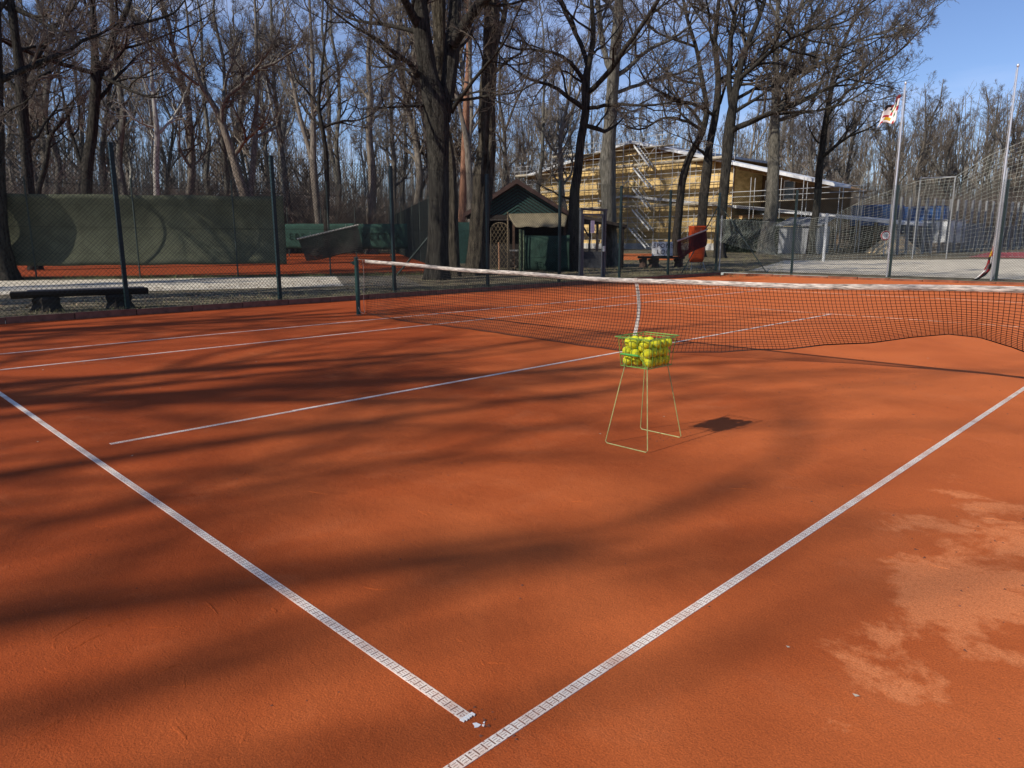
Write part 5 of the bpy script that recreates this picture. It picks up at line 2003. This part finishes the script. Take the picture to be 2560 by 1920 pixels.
# tall steel goal frame
ga, gb_ = stand(2281, 50), stand(2366, 50)
gl = np.linalg.norm((gb_ - ga)[:2])
gf = thing('steel_frame', 'tall thin steel goal frame in the gravel yard', 'frame', ga, math.atan2((gb_ - ga)[1], (gb_ - ga)[0]))
gh = at(2340, 444, 50)[2] - ga[2]
GFS = mat('dull_grey_frame_paint', (.3, .3, .3), .6, .15)
for x in (0, gl):
    MB().tube([(x, 0, -.2), (x, 0, gh)], .034, 9).build('upright', GFS, gf)
MB().tube([(-.05, 0, gh), (gl + .05, 0, gh)], .034, 9).build('crossbar', GFS, gf)

# ================================================================== TIMBER BUILDING UNDER SCAFFOLD
bw = Wall(1335, 84, 1825, 69)
bd = bw.root('timber_hall', 'large yellow timber hall under construction with low gable roof', 'building')
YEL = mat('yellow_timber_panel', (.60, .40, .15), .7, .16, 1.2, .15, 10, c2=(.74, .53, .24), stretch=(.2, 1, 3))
YEL2 = mat('brown_rafter_wood', (.34, .19, .075), .8, .2, 2)  # brown wood of soffits, rafters and backing walls
BRN = mat('brown_wall_boarding', (.16, .095, .05), .8, .2, 2)
FOIL = mat('white_roof_membrane', (.6, .6, .61), .6, .25, 1.5, detail=8)
rl, rr, re = bw.uv(1322, 441), bw.uv(1591, 353), bw.uv(2100, 459)


def roofz(u):
    if u < rr[0]:
        return rl[1] + (rr[1] - rl[1]) * (u - rl[0]) / (rr[0] - rl[0])
    return rr[1] + (re[1] - rr[1]) * (u - rr[0]) / (re[0] - rr[0])


uB = bw.uv(1825, 600)[0]
DB = 30.0
hb_ = .56
for k in range(int(rr[1] / hb_)):
    zc = hb_ * (k + .5)
    us = [u for u in np.linspace(.5, uB, 240) if roofz(u) - .35 > zc + hb_ * .5]
    if len(us) < 10:
        continue
    # boards in three lengths with butt joints
    cuts = [us[0]] + sorted([us[0] + (us[-1] - us[0]) * f for f in ((.31, .68) if k % 2 else (.42, .77))]) + [us[-1]]
    for c0, c1 in zip(cuts[:-1], cuts[1:]):
        mb = MB()
        mb.box(((c0 + c1) / 2, rng.uniform(-.012, .012), zc), (c1 - c0 - .012, .06, hb_ - .014))
        mb.build('wall_board', YEL, bd)
mb = MB()
poly = [(.6, .06, -.3), (uB, .06, -.3), (uB, .06, roofz(uB) - .3), (rr[0], .06, rr[1] - .32), (.6, .06, roofz(.6) - .3)]
mb.prism(poly, (0, .2, 0))
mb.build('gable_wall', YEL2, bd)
mb = MB()
mb.box((.7, DB / 2, (roofz(.7) - .5) / 2), (.2, DB - .6, roofz(.7) - .5)); mb.build('side_wall', BRN, bd)
mb = MB()
mb.box((uB - .1, 2.8, (roofz(uB) - .4) / 2), (.2, 5.0, roofz(uB) - .4)); mb.build('return_wall', YEL, bd)
# roof planes: membrane over rafters
for nm, p0, p1 in (('roof_slope', rl, rr), ('roof_slope', rr, re)):
    mb = MB()
    mb.prism([(p0[0], -1.0, p0[1]), (p1[0], -1.0, p1[1]), (p1[0], -1.0, p1[1] - .26), (p0[0], -1.0, p0[1] - .26)], (0, DB if p0 is rl else 3.2, 0))
    rs = mb.build(nm, FOIL, bd)
    mb = MB()
    mb.prism([(p0[0] + .1, -.75, p0[1] - .263), (p1[0] - .1, -.75, p1[1] - .263), (p1[0] - .1, -.75, p1[1] - .36), (p0[0] + .1, -.75, p0[1] - .36)], (0, DB - 1 if p0 is rl else 8.0, 0))
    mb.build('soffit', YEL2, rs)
for k in range(8):
    u = uB + .8 + k * (re[0] - uB - 1.2) / 7
    mb = MB()
    z = roofz(u) - .36
    mb.box((u, 3.0, z - .12), (.16, 7.0, .24)); mb.build('rafter', YEL2, bd)
# lower roof
lr, le = bw.uv(1566, 487), bw.uv(2290, 557)
ll_ = bw.uv(1500, 502)
mb = MB()
mb.prism([(lr[0], -.45, lr[1]), (le[0], -.45, le[1]), (le[0], -.45, le[1] - .22), (lr[0], -.45, lr[1] - .22)], (0, 6.0, 0)); mb.build('lower_roof', FOIL, bd)
mb = MB()
mb.prism([(ll_[0], -.45, ll_[1]), (lr[0] - .02, -.45, lr[1]), (lr[0] - .02, -.45, lr[1] - .2), (ll_[0], -.45, ll_[1] - .2)], (0, .5, 0)); mb.build('lower_roof', FOIL, bd)
# recessed upper wall with windows
zl = lr[1] + (le[1] - lr[1]) * (uB - lr[0]) / (le[0] - lr[0])
zl2 = lr[1] + (le[1] - lr[1]) * (re[0] - 1 - lr[0]) / (le[0] - lr[0])
mb = MB()
mb.prism([(uB, 5.3, zl - .6), (re[0] - 1.2, 5.3, zl2 - .6), (re[0] - 1.2, 5.3, roofz(re[0] - 1.2) - .38), (uB, 5.3, roofz(uB) - .38)], (0, .2, 0)); mb.build('upper_wall', BRN, bd)
for px in (1845, 1880, 1925, 1972):
    u, z = bw.uv(px, 475, 5.2)
    w = thing_part = MB().box((u, 5.26, z), (1.05, .1, 1.75)).build('window', mat('white_window_frame', (.7, .7, .7), .5, .05), bd)
    MB().box((u, 5.2, z), (.82, .03, 1.5)).build('pane', mat('window_glass', (.12, .16, .2), .08, .1, spec=.6), w)
    MB().box((u, 5.175, z + .2), (.82, .02, .06)).build('glazing_bar', MATS['white_window_frame'], w)
# lower storey under the lower roof
for k in range(5):
    mb = MB()
    u1_ = bw.uv(2016, 580, 2.0)[0]
    mb.box(((uB + u1_) / 2 + .02, .3, .35 + .56 * k), (u1_ - uB, .06, .545)); mb.build('wall_board', YEL, bd)
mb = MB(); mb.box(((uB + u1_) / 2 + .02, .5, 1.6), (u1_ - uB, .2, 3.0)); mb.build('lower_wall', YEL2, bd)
for k in range(6):
    u = u1_ + 1.5 + k * (le[0] - u1_ - 2) / 5
    z = lr[1] + (le[1] - lr[1]) * (u - lr[0]) / (le[0] - lr[0]) - .2
    mb = MB(); mb.box((u, 1.5, z / 2), (.22, .22, z)); mb.build('column', BRN, bd)

MB().box((uB / 2, -.06, .25), (uB - .6, .1, .75)).build('plinth', mat('pale_concrete_plinth', (.55, .53, .5), .85, .12, 3), bd)
sc = bw.root('scaffold', 'galvanised tube scaffold with plank decks and stair flights on the timber hall', 'scaffold')
TUBE = mat('scaffold_tube', (.5, .5, .49), .5, .15, 6, metal=.3)
PLANK = mat('scaffold_plank', (.42, .36, .27), .8, .25, 3)
zd = [bw.uv(1600, y, -1.0)[1] for y in (570, 518, 467, 415)] + [bw.uv(1600, 372, -1.0)[1]]
bay = 1.9
u_s = np.arange(-1.6, uB + 1.6, bay)
tube_cache = {}


def sc_tube(name, p0, p1, r=.03):
    p0, p1 = np.array(p0, float), np.array(p1, float)
    d = p1 - p0
    key = tuple(np.round(d, 2)) + (r,)
    if key not in tube_cache:
        tube_cache[key] = MB().tube([(0, 0, 0), d], r, 5).mesh(name, TUBE)
    return link(name, tube_cache[key], sc, tuple(p0))


deck_me = MB().box((bay / 2, 0, 0), (bay - .03, .85, .05)).mesh('deck_plank', PLANK)
toe_me = MB().box((bay / 2, 0, .11), (bay - .03, .03, .15)).mesh('toe_board', PLANK)
for u in u_s:
    top = max(zd[0], roofz(min(max(u, rl[0]), re[0]))) + 1.0
    for yy in (-.55, -1.5):
        sc_tube('standard', (u, yy, -.1), (u, yy, round(top * 2) / 2))
for i, z in enumerate(zd):
    for u in u_s[:-1]:
        if roofz(max(rl[0], u + bay / 2)) + 1.2 < z + .6:
            continue
        link('deck_plank', deck_me, sc, (u, -1.02, z))
        if (i + int(u)) % 2 == 0:
            link('toe_board', toe_me, sc, (u, -1.47, z))
        for hgt in (.5, 1.0):
            sc_tube('guard_rail', (u, -1.5, z + hgt), (u + bay, -1.5, z + hgt), .024)
        if int((u + 10) / bay) % 3 == i % 3:
            sc_tube('diagonal_brace', (u, -1.54, z - 1.9), (u + bay, -1.54, z + .0), .024)
for u in u_s[:-1]:
    sc_tube('guard_rail', (u, -1.5, 1.0), (u + bay, -1.5, 1.0), .024)
for (x0, y0, x1, y1) in ((1590, 362, 1628, 413), (1588, 418, 1627, 467), (1586, 469, 1624, 516), (1585, 522, 1628, 572), (1577, 568, 1620, 617)):
    a_, b_ = bw.uv(x0, y0, -2.0), bw.uv(x1, y1, -2.0)
    mb = MB()
    for yy in (-1.75, -2.35):
        mb.prism([(a_[0], yy, a_[1]), (b_[0], yy, b_[1]), (b_[0], yy, b_[1] - .2), (a_[0], yy, a_[1] - .2)], (0, .05, 0))
    n_ = 9
    for k in range(n_):
        f = (k + .5) / n_
        mb.box((a_[0] + (b_[0] - a_[0]) * f, -2.02, a_[1] + (b_[1] - a_[1]) * f - .1), (.22, .52, .03))
    st_ = mb.build('stair_flight', mat('pale_aluminium_stair', (.66, .66, .64), .5, .08, metal=.2), sc)
    MB().tube([(a_[0], -2.36, a_[1] + .9), (b_[0], -2.36, b_[1] + .9)], .02, 5).build('hand_rail', TUBE, st_)
# scaffold in front of the terrace
for px in (1880, 1945, 2010, 2100, 2150):
    u, _ = bw.uv(px, 560, -.9)
    zt2 = bw.uv(px, 445 if px < 2090 else 470, -.9)[1]
    for yy in (-.8, -1.5):
        sc_tube('standard', (u, yy, -.1), (u, yy, zt2))
u0_, u1b = bw.uv(1830, 560, -.9)[0], bw.uv(2165, 560, -.9)[0]
for py in (476, 489):
    z = bw.uv(1940, py, -.9)[1]
    MB().tube([(u0_, -1.5, z), (u1b, -1.5, z)], .028, 5).build('guard_rail', TUBE, sc)
z = bw.uv(1940, 503, -.9)[1]
MB().box(((u0_ + u1b) / 2, -1.15, z), (u1b - u0_, .8, .05)).build('deck_plank', PLANK, sc)
# ridge guard rails
for py in (330, 342):
    a_, b_ = bw.uv(1600, py + 6, 0), bw.uv(1672, py - 4, 0)
    MB().tube([(a_[0], -.6, a_[1]), (b_[0], -.6, b_[1])], .025, 5).build('guard_rail', TUBE, sc)

# ================================================================== YARD THINGS ON THE RIGHT
# dark clipped hedge
wh = Wall(1796, 62, 1950, 61)
hz_ = wh.uv(1870, 552)[1]
rh = np.random.default_rng(9)
NL = 9000
Pq = np.stack([rh.uniform(0, wh.L, NL), rh.uniform(0, 1.2, NL), rh.uniform(.05, hz_, NL)], 1)
face = rh.integers(0, 3, NL)
Pq[face == 0, 1] = rh.normal(0, .05, (face == 0).sum())
Pq[face == 1, 2] = hz_ + rh.normal(0, .06, (face == 1).sum())
a_ = nrm(rh.normal(0, 1, (NL, 3))) * .09
b_ = nrm(rh.normal(0, 1, (NL, 3))) * .06
V_ = np.stack([Pq - a_, Pq + b_, Pq + a_, Pq - b_], 1).reshape(-1, 3)
hg = wh.root('clipped_hedge', 'tall dark clipped hedge below the timber hall', 'hedge')
link('foliage', fastmesh('foliage', V_, np.arange(NL * 4).reshape(-1, 4), mat('dark_yew_leaf', (.012, .02, .012), .7, .4, 20), False), hg)
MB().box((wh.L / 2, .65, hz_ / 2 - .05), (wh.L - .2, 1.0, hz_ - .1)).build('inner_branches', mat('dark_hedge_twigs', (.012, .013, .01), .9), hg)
# grey shed
wsd = Wall(1944, 60, 2042, 59)
sh = wsd.root('grey_shed', 'grey metal clad shed with shallow roof behind the slender tree', 'shed')
GSH = mat('grey_cladding', (.25, .255, .27), .6, .12, 3)
zt3, zt4 = wsd.uv(1990, 566)[1], wsd.uv(1990, 548)[1]
n_ = 12
for k in range(n_):
    MB().box((wsd.L * (k + .5) / n_, (k % 2) * .006, zt3 / 2), (wsd.L / n_ - .01, .05, zt3)).build('cladding_sheet', GSH, sh)
MB().box((wsd.L + .0, 1.2, zt3 / 2), (.06, 2.3, zt3)).build('side_wall', GSH, sh)
MB().box((wsd.L / 2, 2.35, zt3 / 2), (wsd.L, .06, zt3)).build('back_wall', GSH, sh)
MB().prism([(-.2, -.25, zt3 + .02), (-.2, 2.6, zt4 + .1), (-.2, 2.6, zt4 + .22), (-.2, -.25, zt3 + .14)], (wsd.L + .5, 0, 0)).build('roof', mat('dark_grey_roof_sheet', (.16, .165, .18), .6, .15), sh)
MB().box((wsd.L * .5, -.04, 1.05), (.9, .04, 2.0)).build('door', mat('grey_door', (.2, .2, .21), .6), sh)
# stacked site containers
def container(name, label, wall, u0, u1, z0, z1, y0, m, dark):
    t = thing(name, label, 'container', (*(wall.A[:2] + wall.u * u0 + np.array([-wall.u[1], wall.u[0]]) * y0), wall.z0 + z0), wall.rz)
    L, H = u1 - u0, z1 - z0
    D_ = 2.4
    mb = MB()
    pts = []
    n = int(L / .28)
    for k in range(n + 1):
        x = L * k / n
        yy = .0 if k % 2 else .06
        pts += [(x - L / n * .3, yy), (x + L / n * .3, yy)]
    pts = [(min(max(x, .08), L - .08), y) for x, y in pts]
    V_ = [(x, y, .12) for x, y in pts] + [(x, y, H - .12) for x, y in pts]
    N_ = len(pts)
    mb.add(V_, [(i, i + 1, N_ + i + 1, N_ + i) for i in range(N_ - 1)])
    mb.build('corrugated_side', m, t)
    for nm, c, d in (('bottom_rail', (L / 2, .05, .06), (L, .14, .14)), ('top_rail', (L / 2, .05, H - .06), (L, .14, .14)), ('corner_post', (.06, .05, H / 2), (.14, .15, H - .26)), ('corner_post', (L - .06, .05, H / 2), (.14, .15, H - .26)),
                     ('roof', (L / 2, D_ / 2 + .12, H - .06), (L, D_, .08)), ('end_wall', (.03, D_ / 2 + .12, H / 2), (.06, D_, H - .2)), ('end_wall', (L - .03, D_ / 2 + .12, H / 2), (.06, D_, H - .2)), ('floor', (L / 2, D_ / 2 + .12, .06), (L, D_, .1))):
        MB().box(c, d).build(nm, dark, t)
    return t


BLUE = mat('blue_container_paint', (.025, .085, .24), .5, .2, 3)
BLUED = mat('dark_blue_frame_paint', (.02, .08, .25), .5, .2)
BLK = mat('black_brown_container', (.035, .03, .028), .7, .3)
wc = Wall(2118, 74, 2348, 72)
zb1, zb2 = wc.uv(2200, 563)[1], wc.uv(2200, 515)[1]
um = wc.uv(2238, 560)[0]
container('site_container', 'dark site container on the ground under the left blue one', wc, 0, um - .05, .0, zb1 - .02, .0, BLK, BLK)
container('site_container', 'dark site container on the ground behind the sand heap', wc, um + .05, wc.L, .0, zb1 - .02, .0, BLK, BLK)
container('site_container', 'blue site container on the upper level, left one', wc, 0, um - .05, zb1, zb2 + .1, .0, BLUE, BLUED)
container('site_container', 'blue site container on the upper level, right one', wc, um + .3, wc.L, zb1, zb2 - .15, .2, BLUE, BLUED)
# plank stack on trestles
q = stand(2115, 65)
ps = thing('plank_stack', 'dark stack of building planks on trestles beside the grey shed', 'plank stack', q, math.atan2(CR[1], CR[0]))
for j, z in enumerate((.5, .62, 1.05, 1.17, 1.6, 1.72)):
    for i in range(4):
        MB().box((rng.uniform(-.15, .15), -.45 + .3 * i, z), (3.6, .27, .06)).build('plank', mat('dark_plank', (.07, .065, .06), .8, .4, 3), ps)  # dark grey brown board tone
for x in (-1.4, 0, 1.4):
    for yy in (-.5, .5):
        MB().box((x, yy, .92), (.08, .08, 1.98)).build('trestle_leg', DARK, ps)
    for z in (.43, .98, 1.53):
        MB().box((x, 0, z), (.07, 1.2, .07)).build('trestle_bar', DARK, ps)
# heap of sand
q = stand(2234, 63)
n_r, n_a = 14, 40
V_ = [(0, 0, 1.72)]
rs_ = np.random.default_rng(4)
ph = rs_.uniform(0, 6, 4)
for i in range(1, n_r + 1):
    t = i / n_r
    for j in range(n_a):
        a = 2 * math.pi * j / n_a
        r_ = 2.0 * t * (1 + .1 * math.sin(2 * a + ph[0]) + .06 * math.sin(5 * a + ph[1]))
        z = 1.72 * (1 - t ** .95) * (1 + .05 * math.sin(4 * a + ph[2]) * t) + rs_.normal(0, .018) - .05 * (t == 1)
        V_.append((r_ * math.cos(a), r_ * math.sin(a), z))
fs = [(0, 1 + j, 1 + (j + 1) % n_a) for j in range(n_a)]
for i in range(n_r - 1):
    for j in range(n_a):
        a = 1 + i * n_a + j
        b = 1 + i * n_a + (j + 1) % n_a
        fs.append((a, a + n_a, b + n_a, b))
o = MB().add(V_, fs).build('sand_heap', mat('ochre_sand', (.62, .46, .26), .95, .2, 5, .5, 40), None, tuple(q), smooth=True)
tag(o, 'conical heap of ochre sand in front of the site containers', 'sand heap')
# round prohibition sign
q = stand(2209, 56)
rs2 = thing('round_traffic_sign', 'round white traffic sign with red ring before the sand heap', 'road sign', q, math.atan2(CR[1], CR[0]))
zc = at(2210, 589, 56)[2] - q[2]
MB().tube([(0, .04, -.2), (0, .04, zc + .3)], .03, 8).build('post', STEEL, rs2)
MB().tube([(0, -.005, zc), (0, .012, zc)], .33, 28).build('sign_plate', WHITE, rs2)
ring = [(.285 * math.cos(t), -.01, zc + .285 * math.sin(t)) for t in np.linspace(0, 2 * math.pi, 32, endpoint=False)]
MB().tube(ring, .042, 6, closed=True).build('red_ring', mat('sign_red', (.4, .02, .035), .5), rs2)
mb = MB()
for k, (x, z, w) in enumerate(((0, .07, .26), (-.02, 0, .3), (0, -.08, .22))):
    mb.box((x, -.012, zc + z), (w, .008, .035))
mb.build('sign_print', mat('sign_print_dark', (.1, .1, .11), .6), rs2)
# white site cabin
wcb = Wall(2298, 66, 2360, 65)
cb = wcb.root('site_cabin', 'white site cabin standing on a stone base', 'cabin')
z0_, z1_ = wcb.uv(2330, 606)[1], wcb.uv(2330, 552)[1]
MB().box((wcb.L / 2, 1.2, (z0_ + z1_) / 2), (wcb.L, 2.4, z1_ - z0_)).build('body', mat('white_cabin_panel', (.72, .73, .74), .5, .05), cb)
MB().box((wcb.L / 2, 1.2, z1_ + .04), (wcb.L + .2, 2.6, .08)).build('roof', GSH, cb)
MB().box((wcb.L / 2, 1.2, z0_ / 2 - .05), (wcb.L + .3, 2.5, z0_ - .02 + .1)).build('stone_base', mat('rough_stone_base', (.25, .2, .15), .95, .4, 6, .8, 14), cb)
wn_ = MB().box((wcb.L * .3, -.01, (z0_ + z1_) / 2 + .0), (1.0, .06, 1.3)).build('window', STEEL, cb)
MB().box((wcb.L * .3, -.045, (z0_ + z1_) / 2 + .0), (.86, .02, 1.16)).build('pane', MATS['window_glass'], wn_)
# tall post fence with mesh panels
pf = thing('tall_post_fence', 'row of tall grey steel posts with low mesh panels behind the yard', 'fence', (0, 0, 0))
GP = mat('grey_fence_post', (.24, .24, .24), .6, .2, 4)
pa, pb = stand(2324, 62), stand(2640, 84)
npst = 20
hpost = at(2367, 497, 63)[2] - stand(2340, 63)[2]
pm_ = MB().box((0, 0, (hpost - .2) / 2), (.14, .14, hpost + .2)).mesh('post', GP)
for k in range(-5, npst):
    q = pa + (pb - pa) * k / npst
    link('post', pm_, pf, (q[0], q[1], ground_z(q[0], q[1])), math.atan2((pb - pa)[1], (pb - pa)[0]))
qs, qe = pa - (pb - pa) * 5 / npst, pb
zz0 = ground_z(qs[0], qs[1])
MESHG = mat('grey_mesh_wire', (.3, .3, .31), .6, .1, metal=.3)
segs = []
dv = (qe - qs)[:2]
LL = np.linalg.norm(dv)
dv = dv / LL
for s in np.arange(0, LL, .12):
    q = qs[:2] + dv * s
    z = ground_z(q[0], q[1])
    segs.append([[q[0], q[1], z + .05], [q[0], q[1], z + 1.95]])
for z in np.arange(.1, 2.0, .2):
    a, b = qs[:2], qe[:2]
    segs.append([[a[0], a[1], ground_z(*a) + z], [b[0], b[1], ground_z(*b) + z]])
pts = np.array(segs)
Vv, Qq = tubes_np(pts, np.full(pts.shape[:2], .009), 3)
tag(link('mesh_panel', fastmesh('mesh_panel', Vv, Qq, MESHG, False), pf), kind='stuff')
# shuttering boards leaning behind the posts
wsb = Wall(2380, 78, 2620, 92)
hs_ = wsb.root('site_hoarding', 'low grey board hoarding behind the tall steel posts', 'hoarding')
for k in range(22):
    MB().box((wsb.L * (k + .5) / 22, rng.uniform(-.03, .03), 1.15), (wsb.L / 22 - .03, .06, 2.3 + rng.uniform(-.08, .08))).build('hoarding_board', mat('grey_hoarding_board', (.22, .22, .23), .8, .25, 1.0), hs_)
# house far behind the wood
wf = Wall(770, 128, 850, 128)
hf = wf.root('far_house', 'pale house glimpsed through the wood on the left', 'house')
MB().box((wf.L / 2, 4, 4), (wf.L, 8, 8.2)).build('wall', mat('pale_render', (.62, .6, .56), .8, .05), hf)
MB().box((wf.L / 2, 4, 8.2), (wf.L + .5, 8.5, .3)).build('roof', mat('grey_flat_roof', (.3, .3, .3), .8), hf)
for k in range(3):
    for j in range(2):
        w = MB().box((1.2 + k * (wf.L - 2.4) / 2, -.03, 2.2 + 3 * j), (1.0, .1, 1.4)).build('window', STEEL, hf)
        MB().box((1.2 + k * (wf.L - 2.4) / 2, -.09, 2.2 + 3 * j), (.85, .03, 1.25)).build('pane', MATS['window_glass'], w)

# ================================================================== SMALL LITTER AND GRASS
rl_ = np.random.default_rng(12)


def blades(n, sampler, hlo, hhi, w, m, name, label):
    P = np.array([sampler() for _ in range(n)])
    h_ = rl_.uniform(hlo, hhi, n)[:, None]
    a = rl_.uniform(0, 6.28, n)
    side = np.stack([np.cos(a), np.sin(a), np.zeros(n)], 1) * w
    lean = np.concatenate([rl_.normal(0, .45, (n, 2)), np.ones((n, 1))], 1) * h_
    mid = P + lean * .5 + np.array([0, 0, 1]) * h_ * .08
    V_ = np.stack([P - side, P + side, mid + side * .6, mid - side * .6], 1)
    tip = P + lean * np.array([1.3, 1.3, .8])
    V2 = np.stack([mid - side * .6, mid + side * .6, tip + side * .1, tip - side * .1], 1)
    V_ = np.concatenate([V_, V2]).reshape(-1, 3)
    o = link(name, fastmesh(name, V_, np.arange(len(V_)).reshape(-1, 4), m, False))
    return tag(o, label, 'grass', kind='stuff')


def samp_left():
    x = -9.62 - abs(rl_.normal(0, 1.1)) if rl_.random() < .6 else rl_.uniform(-15, -9.6)
    y = rl_.uniform(-6, 19.5)
    return (x, y, ground_z(x, y) - .005)


DRY = mat('dry_grass', (.23, .2, .1), .9, .35, 1.5, c2=(.3, .28, .14))
blades(9000, samp_left, .03, .13, .0035, DRY, 'dry_grass', 'thin dry grass along the left kerb and fence')


def samp_f2():
    s = rl_.uniform(-8, 15)
    q = f2[0][:2] + F2D * s + F2N * rl_.normal(.1, .18)
    return (q[0], q[1], ground_z(*q) - .005)


blades(5000, samp_f2, .05, .2, .006, mat('pale_green_grass', (.2, .21, .09), .9, .3, 1.5), 'dry_grass', 'pale grass strip at the foot of the second fence')


def samp_right():
    q = stand(rl_.uniform(1180, 1960), rl_.uniform(29, 62))
    return (q[0], q[1], q[2] - .005)


blades(9000, samp_right, .04, .14, .009, mat('winter_grass', (.14, .14, .06), .9, .35, 1.5, c2=(.22, .2, .1)), 'dry_grass', 'thin winter grass under the trees around the hut')

# dead leaves on the soil
n = 9000
V_ = []
for _ in range(n):
    if rl_.random() < .6:
        x, y = rl_.uniform(-17, -9.7), rl_.uniform(-6, 19.5)
    else:
        q = stand(rl_.uniform(1180, 1960), rl_.uniform(29, 60))
        x, y = q[0], q[1]
    z = ground_z(x, y) + .006
    if x > -9.6:
        continue
    a = rl_.uniform(0, 6.28)
    s = rl_.uniform(.015, .045)
    t_ = rl_.normal(0, .012, 4)
    c_, s_ = math.cos(a) * s, math.sin(a) * s
    V_ += [(x + c_, y + s_, z + abs(t_[0])), (x - s_ * .6, y + c_ * .6, z + abs(t_[1])), (x - c_, y - s_, z + abs(t_[2])), (x + s_ * .6, y - c_ * .6, z + abs(t_[3]))]
V_ = np.array(V_)
tag(link('leaf_litter', fastmesh('leaf_litter', V_, np.arange(len(V_)).reshape(-1, 4), mat('dead_leaves', (.13, .085, .05), .9, .5, 3, c2=(.24, .16, .1)), False)), 'dead brown leaves scattered over the soil', 'leaves', kind='stuff')

# crumbs, twig bits and leaf scraps lying on the clay
V_, F_ = [], []
clusters = [(onz(1500 + 40 * k, 960 + 6 * k), .5, 8) for k in range(6)]
centres = [(onz(2120, 960), .9, 70), (onz(2300, 950), .7, 50), (onz(1900, 930), .5, 30), (onz(2480, 1330), .25, 22), (onz(2330, 1430), .2, 12), (onz(1230, 1815), .05, 14), (onz(1665, 1100), .06, 14)]
for c_, s_, k in centres:
    for _ in range(k):
        V_.append((c_[0] + rl_.normal(0, s_), c_[1] + rl_.normal(0, s_), rl_.uniform(.003, .008)))
for _ in range(900):
    V_.append((rl_.uniform(-9, 7), rl_.uniform(-8, 12), rl_.uniform(.002, .007)))
vv, ff = [], []
for x, y, s in V_:
    a = rl_.uniform(0, 6.28)
    e = rl_.uniform(1, 2.6)
    b = len(vv)
    for (u, v) in ((e, 0), (-.3, .8), (-.3, -.8)):
        vv.append((x + s * (u * math.cos(a) - v * math.sin(a)), y + s * (u * math.sin(a) + v * math.cos(a)), 0.0005))
    vv.append((x, y, s * .9))
    ff += [(b, b + 1, b + 3), (b + 1, b + 2, b + 3), (b + 2, b, b + 3)]
tag(link('clay_crumbs', fastmesh('clay_crumbs', np.array(vv), np.array(ff), mat('dark_clay_crumb', (.17, .06, .035), .9, .5, 30), False)), 'loose dark crumbs and twig bits on the clay', 'crumbs', kind='stuff')
vv, ff = [], []
for x, y, s in [(onz(px, py)[0], onz(px, py)[1], rl_.uniform(.006, .012)) for px, py in ((2320, 896), (108, 925), (210, 908), (400, 971), (550, 890), (740, 876), (820, 868), (1015, 860), (1510, 905), (1970, 1618), (2140, 1740), (1660, 1042), (640, 905), (330, 1140), (95, 1105), (1500, 1085))]:
    a = rl_.uniform(0, 6.28)
    b = len(vv)
    for (u, v, z) in ((1, 0, .3), (0, .7, .1), (-1, 0, .4), (0, -.7, .1)):
        vv.append((x + s * (u * math.cos(a) - v * math.sin(a)), y + s * (u * math.sin(a) + v * math.cos(a)), .001 + s * z))
    ff.append((b, b + 1, b + 2, b + 3))
tag(link('leaf_scraps', fastmesh('leaf_scraps', np.array(vv), np.array(ff), mat('pale_leaf_scrap', (.5, .42, .32), .9, .2), False)), 'a few pale leaf scraps on the clay', 'leaves', kind='stuff')

# scuffs: slide ridges, shoe edges and ball marks raised in the clay
vv, ff = [], []
rs3 = np.random.default_rng(21)
spots_ = [(onz(px, py), sc_) for px, py, sc_ in ((160, 1585, 1.0), (240, 1560, .9), (125, 1640, .8), (540, 1520, .9), (430, 1730, .9), (170, 1790, .8), (520, 1880, .8), (250, 1310, .9), (610, 1520, .8), (760, 1250, 1), (630, 1180, 1), (1290, 1150, 1),
           (1820, 1225, 1), (2210, 1225, 1.2), (1125, 1290, 1), (1135, 1580, .8), (1660, 1090, .7), (2480, 1290, .8), (2340, 1410, .8), (100, 1165, 1), (300, 1000, 1), (700, 1080, 1), (1030, 985, 1), (1400, 1250, 1), (900, 1420, .9), (2080, 1120, 1), (2300, 1090, 1))]
for q, sc_ in spots_:
    for _ in range(int(rs3.integers(2, 5))):
        L = rs3.uniform(.05, .2) * sc_
        a0, cv_ = rs3.uniform(0, 6.28), rs3.uniform(-6, 6)
        x, y = q[0] + rs3.normal(0, .07), q[1] + rs3.normal(0, .07)
        n = 10
        wd, hh_ = rs3.uniform(.004, .011), rs3.uniform(.0015, .0045)
        b = len(vv)
        for i in range(n):
            t = i / (n - 1)
            a = a0 + cv_ * L * t
            x += math.cos(a) * L / n
            y += math.sin(a) * L / n
            e = math.sin(math.pi * t) ** .6 * rs3.uniform(.6, 1.3)
            for sgn, z in ((-1, -.001), (-.2, hh_ * e), (1, -.001)):
                vv.append((x - math.sin(a) * wd * e * sgn, y + math.cos(a) * wd * e * sgn, z + .0004))
        for i in range(n - 1):
            for j in range(2):
                p = b + i * 3 + j
                ff.append((p, p + 1, p + 4, p + 3))
tag(link('clay_scuffs', fastmesh('clay_scuffs', np.array(vv), np.array(ff), CLAY)), 'small scuff ridges left by shoes in the clay', 'scuffs', kind='stuff')
